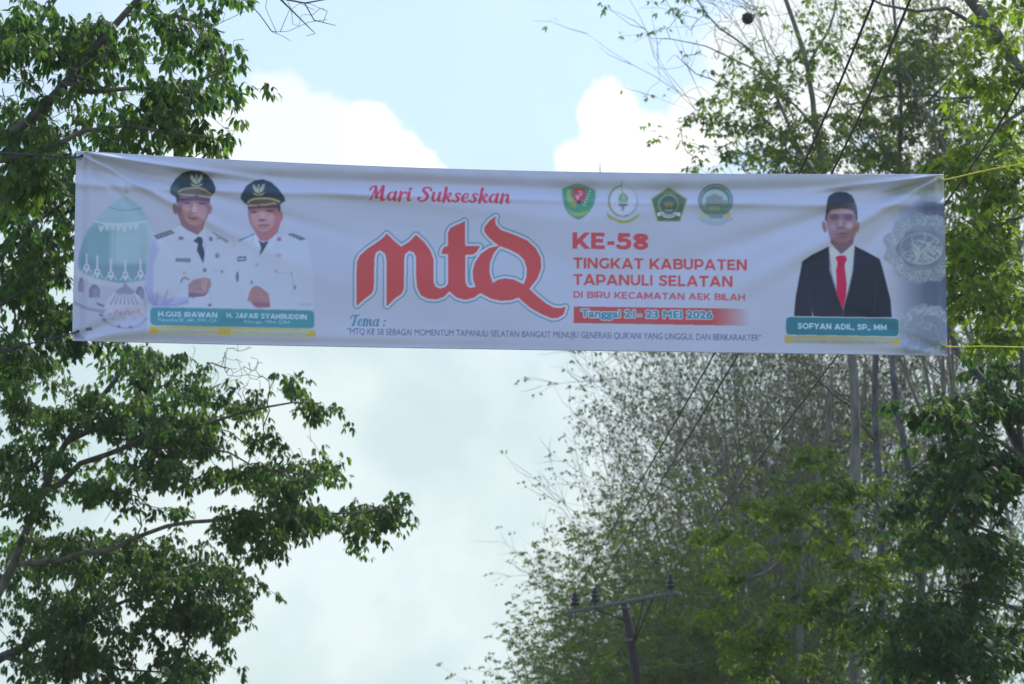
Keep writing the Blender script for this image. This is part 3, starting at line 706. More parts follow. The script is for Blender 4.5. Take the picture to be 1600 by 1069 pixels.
m3 = dilate(m, 5.6 * S); m2 = dilate(m, 4.1 * S)
put(m3, *b, (66, 108, 136)); put(m2, *b, (150, 160, 192)); put(m, *b, (154, 69, 78))
ids[b[2]:b[3], b[0]:b[1]][m3] = r
put(m, *b, (136, 66, 92), 0.0)

r = reg('lettering', 'teal script lettering Tema')
script("Tema :", 548, 602, 508.5, 510, 10.2, (74, 112, 144), r, 0.16)
r = reg('lettering', 'small dark line of the theme in quotes')
text("\"MTQ KE 58 SEBAGAI MOMENTUM TAPANULI SELATAN BANGKIT MENUJU GENERASI QUR'ANI YANG UNGGUL DAN BERKARAKTER\"", 543, 1189, 522.5, 532.8, 9.6, (76, 82, 122), 0.008, region=r)
# --- the four emblems -------------------------------------------------
z5 = lambda p: Z(870, 280, 11.43, p)
z6 = lambda p: Z(1005, 280, 10.667, p)
r = reg('emblem', 'green shield emblem with a red centre')
sh = [(90, 172), (220, 130), (300, 92), (370, 78), (450, 95), (540, 135), (690, 200), (690, 340), (650, 480), (580, 590), (480, 680), (395, 728), (300, 690), (200, 610), (135, 500), (105, 340)]
fill(z5(sh), (84, 116, 128), 1, 0.6, r)
fill(z5([(395 + (x - 395) * .9, 400 + (y - 400) * .9) for x, y in sh]), (66, 122, 112), 1, 0.6)
fill(z5([(300, 100), (370, 84), (450, 100), (500, 150), (280, 150)]), (84, 138, 138), 0.9, 0.7)
fill(z5([(190, 190), (240, 180), (250, 300), (330, 400), (350, 480), (300, 500), (200, 400), (170, 280)]), (118, 142, 102), 0.9, 1.0, smooth=4)
ell(*z5([(300, 450)])[0], 4, 4, (126, 118, 96), 0.8, 1.0)
fill(z5([(290, 190), (350, 155), (450, 160), (510, 210), (525, 310), (480, 380), (400, 425), (320, 370), (295, 290)]), (146, 66, 92), 1, 0.6, smooth=4)
ell(*z5([(400, 412)])[0], 3.4, 2.2, (58, 58, 72), 0.9, 0.7)
stroke(z5([(345, 290), (375, 355), (390, 300)]), 2.8, (160, 140, 160), 0.9, 0.4); stroke(z5([(395, 220), (440, 225), (450, 265), (420, 290), (400, 255)]), 2.2, (158, 138, 160), 0.9, 0.4)
for k in range(6): stroke(z5([(605 - 20 * k, 225 + 48 * k), (585 - 22 * k, 205 + 50 * k)]), 2.0, (128, 164, 166), 0.85, 0.4)
fill(z5([(195, 530), (270, 580), (395, 605), (520, 580), (585, 535), (560, 600), (470, 650), (395, 665), (300, 648), (225, 600)]), (124, 142, 88), 0.9, 0.7)

r = reg('emblem', 'round emblem with a torch over a yellow ribbon')
c = z5([(1185, 390)])[0]
a = np.linspace(0, 2 * np.pi, 60)
ell(c[0], c[1], 23, 24.5, (150, 162, 194), 0.8, 0.6, 0, r)
stroke(np.stack([c[0] + 22.5 * np.cos(np.linspace(1.9, 4.6, 30)), c[1] + 24 * np.sin(np.linspace(1.9, 4.6, 30))], 1), 2.6, (104, 116, 124), 1, 0.5)
stroke(np.stack([c[0] + 20.6 * np.cos(np.linspace(2.2, 4.2, 30)), c[1] + 22 * np.sin(np.linspace(2.2, 4.2, 30))], 1), 1.2, (134, 140, 112), 0.8, 0.5)
for t in np.linspace(-1.45, 1.45, 24):
    q = np.array([math.cos(t), math.sin(t)])
    stroke([c + q * [20.6, 22.4], c + q * [23.6, 25.2]], 1.2, (82, 98, 132), 0.4 + 0.45 * max(0, math.sin(t + .5)), 0.3)
stroke(np.stack([c[0] + 19 * np.cos(np.linspace(1.2, 1.9, 12)), c[1] + 24 * np.sin(np.linspace(1.2, 1.9, 12))], 1), 1.6, (98, 108, 136), 0.9, 0.4)
stroke(z5([(1160, 50), (1162, 120), (1170, 240)]), [2.6, 1.2, 1.0], (112, 122, 144), 0.85, 0.5)
fill(z5([(1100, 330), (1130, 270), (1180, 235), (1240, 275), (1275, 340), (1260, 415), (1110, 415)]), (86, 124, 128), 0.95, 0.7)
fill(z5([(1150, 360), (1165, 280), (1190, 240), (1215, 290), (1225, 370)]), (136, 146, 104), 0.9, 0.6)
stroke(z5([(1100, 400), (1180, 385), (1265, 405)]), 1.8, (132, 138, 108), 0.9, 0.4)
fill(z5([(1100, 440), (1260, 440), (1245, 475), (1215, 480), (1195, 565), (1165, 565), (1145, 480), (1110, 475)]), (104, 112, 140), 0.95, 0.7); stroke(z5([(1110, 462), (1250, 462)]), 2.0, (72, 84, 112), 0.9, 0.4)
fill(z5([(880, 590), (960, 650), (1080, 720), (1185, 745), (1300, 730), (1390, 660), (1500, 600), (1440, 690), (1370, 740), (1270, 785), (1130, 795), (1030, 735), (930, 700)]), (128, 140, 90), 1, 0.7, r)
fill(z5([(880, 590), (960, 650), (990, 740), (920, 690)]), (118, 126, 104), 0.9, 0.6); stroke(z5([(1000, 690), (1080, 735), (1185, 765), (1290, 752), (1350, 720)]), 1.1, (98, 112, 96), 0.7, 0.4, smooth=4)

r = reg('emblem', 'dark green pentagon emblem with a white ribbon')
pg = [(425, 128), (738, 330), (615, 712), (232, 712), (125, 325)]
fill(z6(pg), (116, 132, 112), 1, 0.5, r)
fill(z6([(425 + (x - 425) * .92, 450 + (y - 450) * .92) for x, y in pg]), (70, 92, 84), 1, 0.6)
fill(z6([(425, 165), (560, 260), (420, 260), (300, 250)]), (88, 112, 108), 0.9, 1.0)
c = z6([(425, 425)])[0]
for t in np.linspace(2.4, 5.6, 14): ell(c[0] + 16.5 * math.cos(t), c[1] + 15.5 * math.sin(t), 1.4, 1.1, (124, 146, 136), 0.85, 0.3)
stroke(np.stack([c[0] + 14.4 * np.cos(a), c[1] + 14.4 * np.sin(a)], 1), 1.2, (112, 134, 124), 0.9, 0.3)
ell(c[0], c[1], 13, 13, (62, 84, 88), 1, 0.5)
for x, y in ((-5, 0), (0, -1), (5, 0), (-3, 2.5), (3, 2.5)): ell(c[0] + x, c[1] + y - 1, 2.6, 2.8, (118, 108, 74), 0.85, 0.7)
fill(z6([(340, 525), (380, 500), (425, 515), (470, 500), (510, 530), (425, 545)]), (112, 138, 138), 0.85, 0.5)
stroke(z6([(262, 585), (310, 575), (360, 610), (425, 622), (490, 610), (540, 578), (592, 588)]), 5.0, (152, 162, 194), 1, 0.4, smooth=5)
stroke(z6([(300, 575), (360, 608), (425, 620), (490, 608), (550, 576)]), 1.2, (72, 84, 132), 0.9, 0.3, smooth=5)
for x in (258, 595): ell(*z6([(x, 585)])[0], 2.6, 3.2, (158, 168, 190), 1, 0.4)

r = reg('emblem', 'round blue grey emblem with a building over a pale ribbon')
fill(z6([(880, 650), (960, 620), (1220, 700), (1440, 620), (1515, 670), (1400, 720), (1330, 770), (1220, 785), (1080, 760), (980, 720)]), (122, 142, 174), 0.9, 0.9, r)
c = z6([(1207, 355)])[0]
ell(c[0], c[1], 27.2, 26, (84, 102, 126), 1, 0.5, 0, r)
ell(c[0], c[1], 24.6, 23.4, (108, 128, 146), 1, 0.4); ell(c[0], c[1], 22.6, 21.4, (80, 106, 120), 1, 0.4)
for t in np.linspace(2.5, 6.9, 30): ell(c[0] + 24.6 * math.cos(t), c[1] + 23.4 * math.sin(t), 0.7, 0.7, (138, 152, 172), 0.8)
ell(c[0] - 1, c[1] + 1, 20, 18.6, (130, 152, 172), 1, 0.6)
fill(z6([(1010, 430), (1050, 360), (1400, 350), (1410, 480), (1330, 560), (1080, 560)]), (88, 116, 122), 0.9, 1.5)
fill(z6([(1045, 260), (1060, 300), (1190, 240), (1310, 290), (1330, 250), (1330, 400), (1050, 410)]), (112, 118, 130), 1, 1.0)
for x in (1090, 1140, 1175, 1215, 1260): stroke(z6([(x, 320), (x, 400)]), 1.2, (82, 92, 104), 0.7, 0.5)
stroke(z6([(1060, 425), (1320, 425)]), 1.6, (72, 88, 96), 0.9, 0.5); fill(z6([(1110, 450), (1260, 450), (1280, 545), (1090, 545)]), (124, 140, 134), 0.8, 1.0)
fill(z6([(1000, 520), (1430, 520), (1420, 570), (1210, 590), (1010, 570)]), (72, 104, 106), 0.8, 1.0)
fill(z6([(950, 540), (1010, 570), (1060, 620), (1040, 655), (960, 620)]), (142, 152, 122), 1, 0.8, r); fill(z6([(1460, 570), (1400, 560), (1360, 610), (1380, 650), (1440, 640)]), (158, 134, 118), 1, 0.8, r)
fill(z6([(1050, 600), (1210, 612), (1370, 600), (1370, 650), (1210, 665), (1050, 652)]), (128, 146, 152), 1, 0.6, r); fill(z6([(1110, 605), (1330, 605), (1330, 658), (1110, 658)]), (92, 116, 142), 0.9, 0.8)

# --- headline block and date bar -------------------------------------------------
z7 = lambda p: Z(860, 270, 3.8167, p)
def t7(s, x0, x1, y0, y1, h, w, col=RED):
    rr = reg('lettering', 'red capital lettering ' + s)
    q = z7([(x0, y0), (x1, y1)]); caps(s, q[0][0], q[1][0], q[0][1], q[1][1], h / 3.8167, col, w, rr)
t7("KE-58", 132, 583, 453, 460, 98, .235, (160, 68, 84)); t7("TINGKAT KABUPATEN", 137, 1172, 570, 582, 64, .20)
t7("TAPANULI SELATAN", 137, 1086, 668, 681, 64, .20); t7("DI BIRU KECAMATAN AEK BILAH", 137, 1160, 746, 763, 40, .195, (152, 74, 94))
r = reg('date_bar', 'red bar with the date fading out to the right')
q = z7([(140, 798), (1205, 812), (1205, 913), (138, 896)])
b = bbox(q, 2); gx, gy = grid(*b)
m = poly_mask(q, *b)
put(m * np.clip((1172 - gx) / 62, 0, 1) ** 0.9, *b, (146, 70, 80), region=r)
q = z7([(180, 862), (968, 873)])
text("Tanggal 21- 23 MEI 2026", q[0][0], q[1][0], q[0][1], q[1][1], 12.6, (62, 112, 146), 0.06, region=r, outline=((148, 166, 194), 1.5))
text("Tanggal 21- 23 MEI 2026", q[0][0], q[1][0], q[0][1], q[1][1], 12.6, (62, 112, 146), 0.06)

# --- ornament at the right end -------------------------------------------------
r = reg('printed_ornament', 'dark grey end panel with lace like calligraphy roundels')
zo = lambda p: Z(1340, 270, 3.686, p)
gx, gy = grid(0, NW, 0, NH)
gr = np.clip((gx - (1385 + 0.0 * gy)) / 62, 0, 1) ** 1.2 * np.clip((gy - 296 - (1480 - gx) * 0.28) / 14, 0, 1) * np.clip((562 - gy) / 22 , 0, 1)
put(gr, 0, NW, 0, NH, (72, 84, 114), 0.98)
put((gx > 1458) & (gy > 318), 0, NW, 0, NH, (72, 84, 114), 0.35, feather=4)
ids[(gx > 1392) & (gy > 318)] = r
def lace(cx, cy, rx, ry, alpha, seed):
    g_ = np.random.default_rng(seed)
    n = 44; t = np.linspace(0, 2 * np.pi, n, endpoint=False)
    k = 1 + 0.06 * np.cos(t * 11) + g_.uniform(-0.02, 0.02, n)
    fill(np.stack([cx + rx * k * np.cos(t), cy + ry * k * np.sin(t)], 1), (108, 121, 148), alpha, 1.2, r, 3)
    for j in range(190):
        u, rad = g_.uniform(0, 2 * np.pi), g_.uniform(0.66, 0.97)
        w_ = g_.uniform(0.04, 0.10)
        tt = np.linspace(0, 5, 9)
        x, y = cx + rx * rad * math.cos(u), cy + ry * rad * math.sin(u)
        stroke(np.stack([x + rx * w_ * np.cos(tt + u) * (1 - tt / 8), y + ry * w_ * np.sin(tt + u) * (1 - tt / 8)], 1), 0.8, (144, 158, 180), 0.75 * alpha, 0.4)
lace(1442, 388, 60, 54, 0.8, 1)
c = zo([(368, 438)])[0]
fill(np.stack([c[0] + 38 * (1 + .08 * np.cos(6 * a)) * np.cos(a), c[1] + 29 * (1 + .08 * np.cos(6 * a)) * np.sin(a)], 1), (92, 104, 132), 0.85, 1.2)
stroke(np.stack([c[0] + 33 * np.cos(a), c[1] + 25 * np.sin(a)], 1), 1.2, (128, 142, 164), 0.8, 0.4)
g_ = np.random.default_rng(5)
for k in range(46):                                     # interlaced calligraphic strokes in the oval
    t = g_.uniform(0, 2 * np.pi); rr_ = g_.uniform(0.05, 0.75)
    p0 = c + np.array([31 * rr_ * math.cos(t), 22 * rr_ * math.sin(t)])
    pts = [p0]
    ang = g_.choice([0.7, -0.7, 2.4, 0.1]) + g_.uniform(-.3, .3)
    for j in range(6):
        ang += g_.uniform(-0.7, 0.9)
        nx = pts[-1] + np.array([math.cos(ang), math.sin(ang)]) * 6.0
        e = (nx - c) / np.array([31, 23])
        if e @ e > 1: nx = c + (nx - c) / math.sqrt(e @ e)
        pts.append(nx)
    stroke(pts, 1.2, (142, 156, 178), 0.75, 0.5, smooth=4)
lace(1448, 518, 48, 42, 0.72, 2)
for k in range(12):
    t = g_.uniform(0, 2 * np.pi); p0 = np.array([1442, 512]) + g_.uniform(-24, 24, 2)
    stroke([p0, p0 + 9 * np.array([math.cos(t), math.sin(t)]), p0 + 14 * np.array([math.cos(t + .9), math.sin(t + .9)])], 1.3, (132, 148, 172), 0.7, 0.5, smooth=4)
fill(zo([(140, 110), (280, 60), (490, 40), (497, 180), (410, 165), (330, 125), (200, 130)]), (124, 140, 160), 0.75, 2.0)
g_ = np.random.default_rng(9)
for k in range(26):
    u_ = g_.uniform(0, 1); x = 250 + 240 * u_; y = 90 + 70 * u_ * g_.uniform(-0.3, 1.0)
    stroke(zo([(x, y), (x + 12, y - 10), (x + 22, y + 4), (x + 10, y + 12)]), 0.9, (144, 158, 176), 0.7, 0.4, smooth=3)
stroke(zo([(60, 260), (150, 225), (215, 200), (232, 250), (280, 300)]), 1.2, (140, 154, 178), 0.5, 0.8, smooth=4)
fill(zo([(190, 200), (240, 195), (232, 240), (205, 230)]), (140, 156, 180), 0.6, 1.5)

# --- third portrait (in front of the ornament's fade) and its plate -------------------------------------------------
r = reg('portrait', 'printed portrait of a man in a black suit, red tie and black brimless cap')
z8 = lambda p: Z(1270, 290, 8.91, p)
z4 = lambda p: Z(1200, 260, 3.45, p)
fill(z4([(325, 432), (332, 560), (372, 700), (402, 775), (432, 680), (458, 560), (468, 428), (440, 440), (390, 478), (345, 440)]), (148, 160, 186), 1, 0.6, r)
fill(z4([(345, 430), (330, 470), (365, 500), (395, 480)]), (158, 168, 190), 0.9, 0.8); fill(z4([(455, 430), (462, 480), (420, 505), (398, 480)]), (152, 164, 188), 0.9, 0.8)
ell(*z8([(160, 575)])[0], 3.2, 9.0, (110, 92, 112), 1, 0.9, -0.2, r); ell(*z8([(622, 580)])[0], 2.8, 8.4, (122, 98, 118), 1, 0.9, 0.15, r)
face3 = z8([(188, 360), (178, 480), (215, 655), (245, 740), (252, 800), (330, 890), (395, 952), (480, 885), (558, 810), (572, 740), (604, 650), (618, 480), (612, 380), (510, 318), (290, 318)])
fill(face3, (116, 96, 116), 1, 0.8, r)
f3 = np.zeros((NH, NW)); bb = bbox(face3, 2); f3[bb[2]:bb[3], bb[0]:bb[1]] = poly_mask(face3, *bb)
fill(z8([(240, 340), (400, 322), (540, 350), (560, 400), (400, 390), (250, 400)]), (146, 132, 152), 0.85, 2.0, clip=f3)
ell(*z8([(510, 560)])[0], 5.5, 5.5, (150, 126, 146), 0.85, 2.5, clip=f3); ell(*z8([(270, 580)])[0], 5.5, 6, (132, 110, 130), 0.8, 2.5, clip=f3); ell(*z8([(385, 530)])[0], 2.6, 7, (140, 118, 138), 0.8, 1.6, clip=f3)
ell(*z8([(300, 445)])[0], 7.4, 4.2, (82, 68, 90), 0.85, 1.6, clip=f3); ell(*z8([(492, 445)])[0], 7.4, 4.2, (84, 68, 90), 0.85, 1.6, clip=f3)
stroke(z8([(245, 410), (300, 398), (350, 412)]), 1.3, (66, 56, 76), 0.7, 0.6, clip=f3); stroke(z8([(440, 412), (495, 398), (545, 412)]), 1.3, (66, 56, 76), 0.7, 0.6, clip=f3)
ell(*z8([(390, 588)])[0], 6.4, 1.8, (88, 70, 90), 0.7, 1.1, clip=f3)
stroke(z8([(315, 678), (395, 668), (475, 675)]), [1.2, 1.8, 1.2], (84, 62, 82), 0.85, 0.8, clip=f3, smooth=3); ell(*z8([(395, 715)])[0], 5.5, 1.8, (112, 84, 100), 0.7, 1.0, clip=f3)
fill(z8([(245, 740), (330, 790), (400, 800), (480, 785), (572, 720), (560, 820), (400, 955), (250, 810)]), (92, 76, 92), 0.8, 2.0, clip=f3)
fill(z8([(168, 480), (190, 350), (225, 350), (200, 430), (190, 500)]), (52, 58, 76), 1, 0.8, r); fill(z8([(622, 470), (612, 370), (585, 360), (600, 420), (604, 480)]), (52, 56, 74), 1, 0.8, r)
fill(z8([(182, 440), (188, 340), (203, 200), (228, 142), (300, 100), (380, 86), (470, 95), (542, 140), (574, 192), (612, 330), (616, 400), (592, 362), (512, 322), (380, 310), (268, 328), (200, 372)]), (42, 52, 72), 1, 0.8, r)
fill(z8([(188, 345), (198, 285), (380, 270), (500, 245), (592, 240), (612, 330), (600, 362), (512, 320), (380, 308), (268, 326)]), (78, 86, 102), 0.8, 1.6)
suit_l = z4([(140, 808), (150, 700), (185, 512), (235, 478), (328, 432), (332, 560), (372, 690), (405, 775), (405, 815)])
suit_r = z4([(405, 815), (405, 775), (436, 670), (460, 560), (468, 430), (520, 455), (602, 500), (620, 560), (660, 720), (667, 815)])
fill(suit_l, (38, 43, 60), 1, 0.7, r); fill(suit_r, (36, 41, 58), 1, 0.7, r)
for q_ in ([(330, 470), (345, 590), (400, 760)], [(466, 470), (452, 590), (412, 750)], [(215, 640), (240, 800)], [(585, 600), (570, 790)]): stroke(z4(q_), 1.2, (54, 60, 80), 0.7, 0.8, smooth=4)
fill(z4([(236, 812), (240, 775), (246, 812)]), (130, 140, 165), 0.9, 0.5)
fill(z4([(364, 488), (390, 480), (416, 482), (426, 500), (412, 528), (424, 640), (420, 700), (405, 772), (370, 690), (368, 560), (376, 524)]), (156, 36, 76), 1, 0.6, r)
stroke(z4([(376, 526), (412, 528)]), 1.2, (120, 28, 64), 0.8, 0.5)
r = reg('name_plate', 'short teal name plate with one name over a gold strip')
zp = lambda p: Z(1220, 480, 8.0, p)
fill(zp([(50, 350), (300, 342), (1280, 360), (1490, 390), (1490, 472), (54, 452)]), (134, 136, 112), 1, 0.5, r)
fill(zp([(150, 398), (1380, 412), (1380, 450), (150, 436)]), (124, 136, 158), 0.85, 0.7)
fill(zp([(270, 345), (1270, 362), (1300, 392), (250, 372)]), (140, 130, 84), 1, 0.5)
for p in ([(52, 380), (110, 375), (140, 410), (110, 446), (54, 446)], [(1400, 400), (1480, 388), (1490, 468), (1440, 470), (1400, 445)]): fill(zp(p), (148, 134, 72), 1, 0.6)
q = zp([(160, 434), (1370, 450)])
text("DIREKTUR PERUMDA TAPANULI SELATAN", q[0][0], q[1][0], q[0][1], q[1][1], 3.2, (104, 114, 146), 0.0)
fill(rrect(zp([(58, 112), (1482, 132), (1482, 376), (58, 354)]), 7), (140, 158, 186), 1, 0.4, r)
fill(rrect(zp([(66, 124), (1474, 144), (1474, 366), (66, 344)]), 6.5), (46, 98, 122), 1, 0.4, r)
q = zp([(212, 270), (1325, 290)])
caps("SOFYAN ADIL, SP., MM", q[0][0], q[1][0], q[0][1], q[1][1], 9.0, (148, 178, 198), .21)

for ch in range(3): img[..., ch] = blur1(img[..., ch], 1)
ALB = np.clip(lin(img) / LIGHTK, 0.004, 0.86)

# --- the cloth -------------------------------------------------
NU, NV = 1300, 290
def bilin(A, px, py):
    fx = np.clip((px - CX0) * S - 0.5, 0, NW - 1.001); fy = np.clip((py - CY0) * S - 0.5, 0, NH - 1.001)
    ix, iy = fx.astype(int), fy.astype(int); wx, wy = (fx - ix)[..., None], (fy - iy)[..., None]
    return (A[iy, ix] * (1 - wx) + A[iy, ix + 1] * wx) * (1 - wy) + (A[iy + 1, ix] * (1 - wx) + A[iy + 1, ix + 1] * wx) * wy
tu = np.polyfit([0, .1, .3, .42, .575, .8, 1], [236.5, 244.5, 258, 263.6, 269.2, 272.6, 273], 4)
bu = np.polyfit([0, .15, .3, .575, .8, 1], [531.5, 536.5, 540.5, 547, 551, 555], 3)
def cloth_px(u, v):
    x0 = 119.3 - 6.5 * v; x1 = 1474.8 + 5.7 * v
    top, bot = np.polyval(tu, u), np.polyval(bu, u)
    return x0 + (x1 - x0) * u, top + (bot - top) * v
WID, HGT = 6.0, 1.28
WR = 3.1
def gauss(x, s): return np.exp(-(x / s) ** 2)
def wrinkle(u, v):
    """cloth relief in metres towards the viewer"""
    s, t = u * WID, v * HGT
    d = -0.020 * gauss(t - 0.125 - 0.01 * np.sin(s * 2.1), 0.055) * (1 - 0.4 * np.exp(-s / 0.35))
    d += 0.006 * gauss(t - 0.205 - 0.012 * np.sin(s * 1.3 + 1), 0.03)
    for ang, amp, sig, reach in ((0.10, .012, .030, 2.2), (0.26, -.012, .045, 1.7), (0.44, .012, .040, 1.1), (0.75, -.006, .05, .7)):    # pull from the top left tie
        along = s * math.cos(ang) + t * math.sin(ang); off = -s * math.sin(ang) + t * math.cos(ang)
        d += amp * gauss(off, sig * (0.35 + 0.5 * np.abs(along))) * np.exp(-(along / reach) ** 2) * np.clip(along / 0.12, 0, 1)
    sr = WID - s
    for ang, amp, sig, reach in ((0.13, .010, .03, 2.0), (0.34, -.016, .05, 1.9), (0.52, .014, .055, 1.6), (0.75, -.010, .07, 1.3)):      # pull from the top right tie
        along = sr * math.cos(ang) + t * math.sin(ang); off = -sr * math.sin(ang) + t * math.cos(ang)
        d += amp * gauss(off, sig * (0.3 + 0.75 * np.abs(along))) * np.exp(-(along / reach) ** 2) * np.clip(along / 0.12, 0, 1)
    tb = HGT - t
    for ang, amp, reach in ((0.16, .008, .9), (0.42, -.008, .7)):
        along = sr * math.cos(ang) + tb * math.sin(ang); off = -sr * math.sin(ang) + tb * math.cos(ang)
        d += amp * gauss(off, .03 + .04 * np.abs(along)) * np.exp(-(along / reach) ** 2)
        along = s * math.cos(ang) + tb * math.sin(ang); off = -s * math.sin(ang) + tb * math.cos(ang)
        d += amp * gauss(off, .03 + .04 * np.abs(along)) * np.exp(-(along / reach) ** 2)
    w = np.clip((s - 3.1) / 1.2, 0, 1) * np.clip(t / 0.2, 0, 1)                          # slack diagonal ripples, right half
    ph = t * 7.6 + s * 3.0 + 0.7 * np.sin(s * 1.7 + t * 2)
    d += 0.0085 * w * np.sin(ph) * (0.6 + 0.4 * np.sin(s * 1.1))
    w2 = np.clip((s - 1.0) / 1.0, 0, 1) * np.clip((4.2 - s) / 1.2, 0, 1)
    d += 0.0045 * w2 * np.sin(t * 9 + 1.4 * np.sin(s * 1.2)) + 0.0015 * np.sin(s * 9 + 2 * np.sin(t * 5)) * np.sin(t * 7 + s)
    d += -0.010 * gauss(tb, 0.05) * (0.5 + 0.5 * np.sin(s * 1.1))
    d += -0.006 * gauss(s - 0.07, 0.02) + 0.004 * gauss(sr - 0.06, 0.02)
    d += 0.0012 * np.sin(s * 31 + 3 * np.sin(t * 3 + s)) * gauss(t - 0.02, 0.08)
    return d
u, v = np.meshgrid(np.linspace(0, 1, NU + 1), np.linspace(0, 1, NV + 1))
px, py = cloth_px(u, v)
yb = 12.45 + 0.60 * u + 0.16 * v - 0.25 * np.sin(np.pi * u) * (0.4 + 0.6 * v) - WR * wrinkle(u, v)
d3 = np.stack([px - 800.0, math.cos(PITCH) * FPX - math.sin(PITCH) * (534.5 - py), math.sin(PITCH) * FPX + math.cos(PITCH) * (534.5 - py)], -1)
pos = d3 * (yb / d3[..., 1])[..., None] + np.array([0, 0, CAM_H])
col = np.concatenate([bilin(ALB, px, py), np.ones(px.shape + (1,))], -1)
fu, fv = np.meshgrid((np.arange(NU) + .5) / NU, (np.arange(NV) + .5) / NV)
fx, fy = cloth_px(fu, fv)
fid = ids[np.clip(((fy - CY0) * S).astype(int), 0, NH - 1), np.clip(((fx - CX0) * S).astype(int), 0, NW - 1)]
vi = np.arange((NU + 1) * (NV + 1)).reshape(NV + 1, NU + 1)
quads = np.stack([vi[1:, :-1], vi[1:, 1:], vi[:-1, 1:], vi[:-1, :-1]], -1).reshape(-1, 4)
fid = fid.ravel()

m_cloth, nt, bs = new_mat('printed_cloth')
at_n = nt.nodes.new("ShaderNodeAttribute"); at_n.attribute_name = "print_colour"
wv = nt.nodes.new("ShaderNodeTexNoise"); wv.inputs['Scale'].default_value = 3.0; wv.inputs['Detail'].default_value = 6.0
mr = nt.nodes.new("ShaderNodeMapRange"); mr.inputs[1].default_value = 0.3; mr.inputs[2].default_value = 0.7; mr.inputs[3].default_value = 0.965; mr.inputs[4].default_value = 1.02
sc_ = nt.nodes.new("ShaderNodeVectorMath"); sc_.operation = 'SCALE'
nt.links.new(wv.outputs[0], mr.inputs[0]); nt.links.new(at_n.outputs['Color'], sc_.inputs[0]); nt.links.new(mr.outputs[0], sc_.inputs['Scale'])
nt.links.new(sc_.outputs[0], bs.inputs['Base Color']); bs.inputs['Roughness'].default_value = 0.55; bs.inputs['Specular IOR Level'].default_value = 0.25

corner = pos[0, 0]
banner = empty('street_banner', pos[NV, NU // 2])
tag(banner, 'long white printed cloth banner with portraits and red lettering strung across the road', 'banner')
pf, cf = pos.reshape(-1, 3), col.reshape(-1, 4)
for k in range(0, len(REG) + 1):
    sel = quads[fid == k]
    if len(sel) == 0: continue
    used, inv = np.unique(sel, return_inverse=True)
    nm, lb = ('cloth', None) if k == 0 else REG[k]
    o = mesh_obj(nm, pf[used], [inv.reshape(-1, 4)], m_cloth, banner, False, {'print_colour': cf[used]})
    if lb: o["label"] = lb
    if k == 0: cloth_o = o
def banner_pt(uu, vv, out_=0.0):
    a_, b_ = cloth_px(np.array(uu), np.array(vv))
    i, j = min(NV, int(round(vv * NV))), min(NU, int(round(uu * NU)))
    return pos[i, j] + np.array([0, -out_, 0])
# sewn hem tapes, top and bottom, and the eyelets at the corners
for vv in (0, NV):
    mb = MB(); row = pos[vv, ::10] + np.array([0, 0.004, 0.0])
    mb.tube(row, 0.005, 6); mb.build('hem_cord', M['hem'], banner, True)
EYE = {}
for nm, uu, vv in (('tl', .0045, .035), ('tr', .9955, .03), ('bl', .0045, .965), ('br', .9955, .955)):
    p = banner_pt(uu, vv, 0.004); EYE[nm] = p
    mb = MB(); t = np.linspace(0, 2 * np.pi, 17)
    mb.tube(np.stack([p[0] + 0.014 * np.cos(t), np.full_like(t, p[1]), p[2] + 0.014 * np.sin(t)], 1), 0.004, 6, False)
    mb.build('eyelet', M['brass'], banner, True)

# --- ropes that hold it -------------------------------------------------
def rope(name, pts, rad, mat, label, group=None, twist=True):
    P = crom(np.asarray(pts, float), 14)
    root_pts = P
    mb = MB()
    if twist:
        L = np.concatenate([[0], np.cumsum(np.linalg.norm(np.diff(P, axis=0), axis=1))])
        n = max(30, int(L[-1] / 0.02)); s_ = np.linspace(0, L[-1], n)
        Q = np.stack([np.interp(s_, L, P[:, i]) for i in range(3)], 1)
        for k in range(3):
            ph = s_ * 2 * np.pi / 0.07 + k * 2.094
            mb.tube(Q + rad * 0.55 * np.stack([0 * ph, np.cos(ph), np.sin(ph)], 1), rad * 0.6, 5)
    else: mb.tube(P, rad, 6)
    o = mb.build(name, mat, None, True)
    return tag(o, label, 'rope', group)
def eye_px(nm): return EYE[nm]
tr, br, tl, bl = EYE['tr'], EYE['br'], EYE['tl'], EYE['bl']
def knot(p, dirx):
    return [p + np.array([0, 0.02, 0]), p + np.array([-0.02 * dirx, -0.02, 0.015]), p + np.array([0.03 * dirx, -0.015, -0.004])]
e1 = at(1600, 248, 12.95); e1 = tr + (e1 - tr) * 2.6 + np.array([0, 0, -0.05])
rope('tie_rope', knot(tr, 1) + [tr + (e1 - tr) * .2 + np.array([0, 0, -0.006]), tr + (e1 - tr) * .5 + np.array([0, 0, -.02]), e1], 0.0068, M['rope'], 'yellow rope rising to the right from the upper right corner of the banner')
e2 = at(1600, 541, 13.0); e2 = br + (e2 - br) * 2.6
rope('tie_rope', knot(br, 1) + [br + (e2 - br) * .2, br + (e2 - br) * .5 + np.array([0, 0, -.01]), e2], 0.0055, M['rope'], 'yellow rope running level from the lower right corner of the banner')
e3 = at(-60, 236, 12.5); e4 = at(-60, 560, 12.6)
rope('tie_rope', knot(tl, -1) + [tl + (e3 - tl) * .3, e3], 0.006, M['cord'], 'dark thin cord tied to the upper left corner of the banner', twist=False)
rope('tie_rope', knot(bl, -1) + [bl + (e4 - bl) * .3, e4], 0.005, M['cord'], 'dark thin cord tied to the lower left corner of the banner', twist=False)

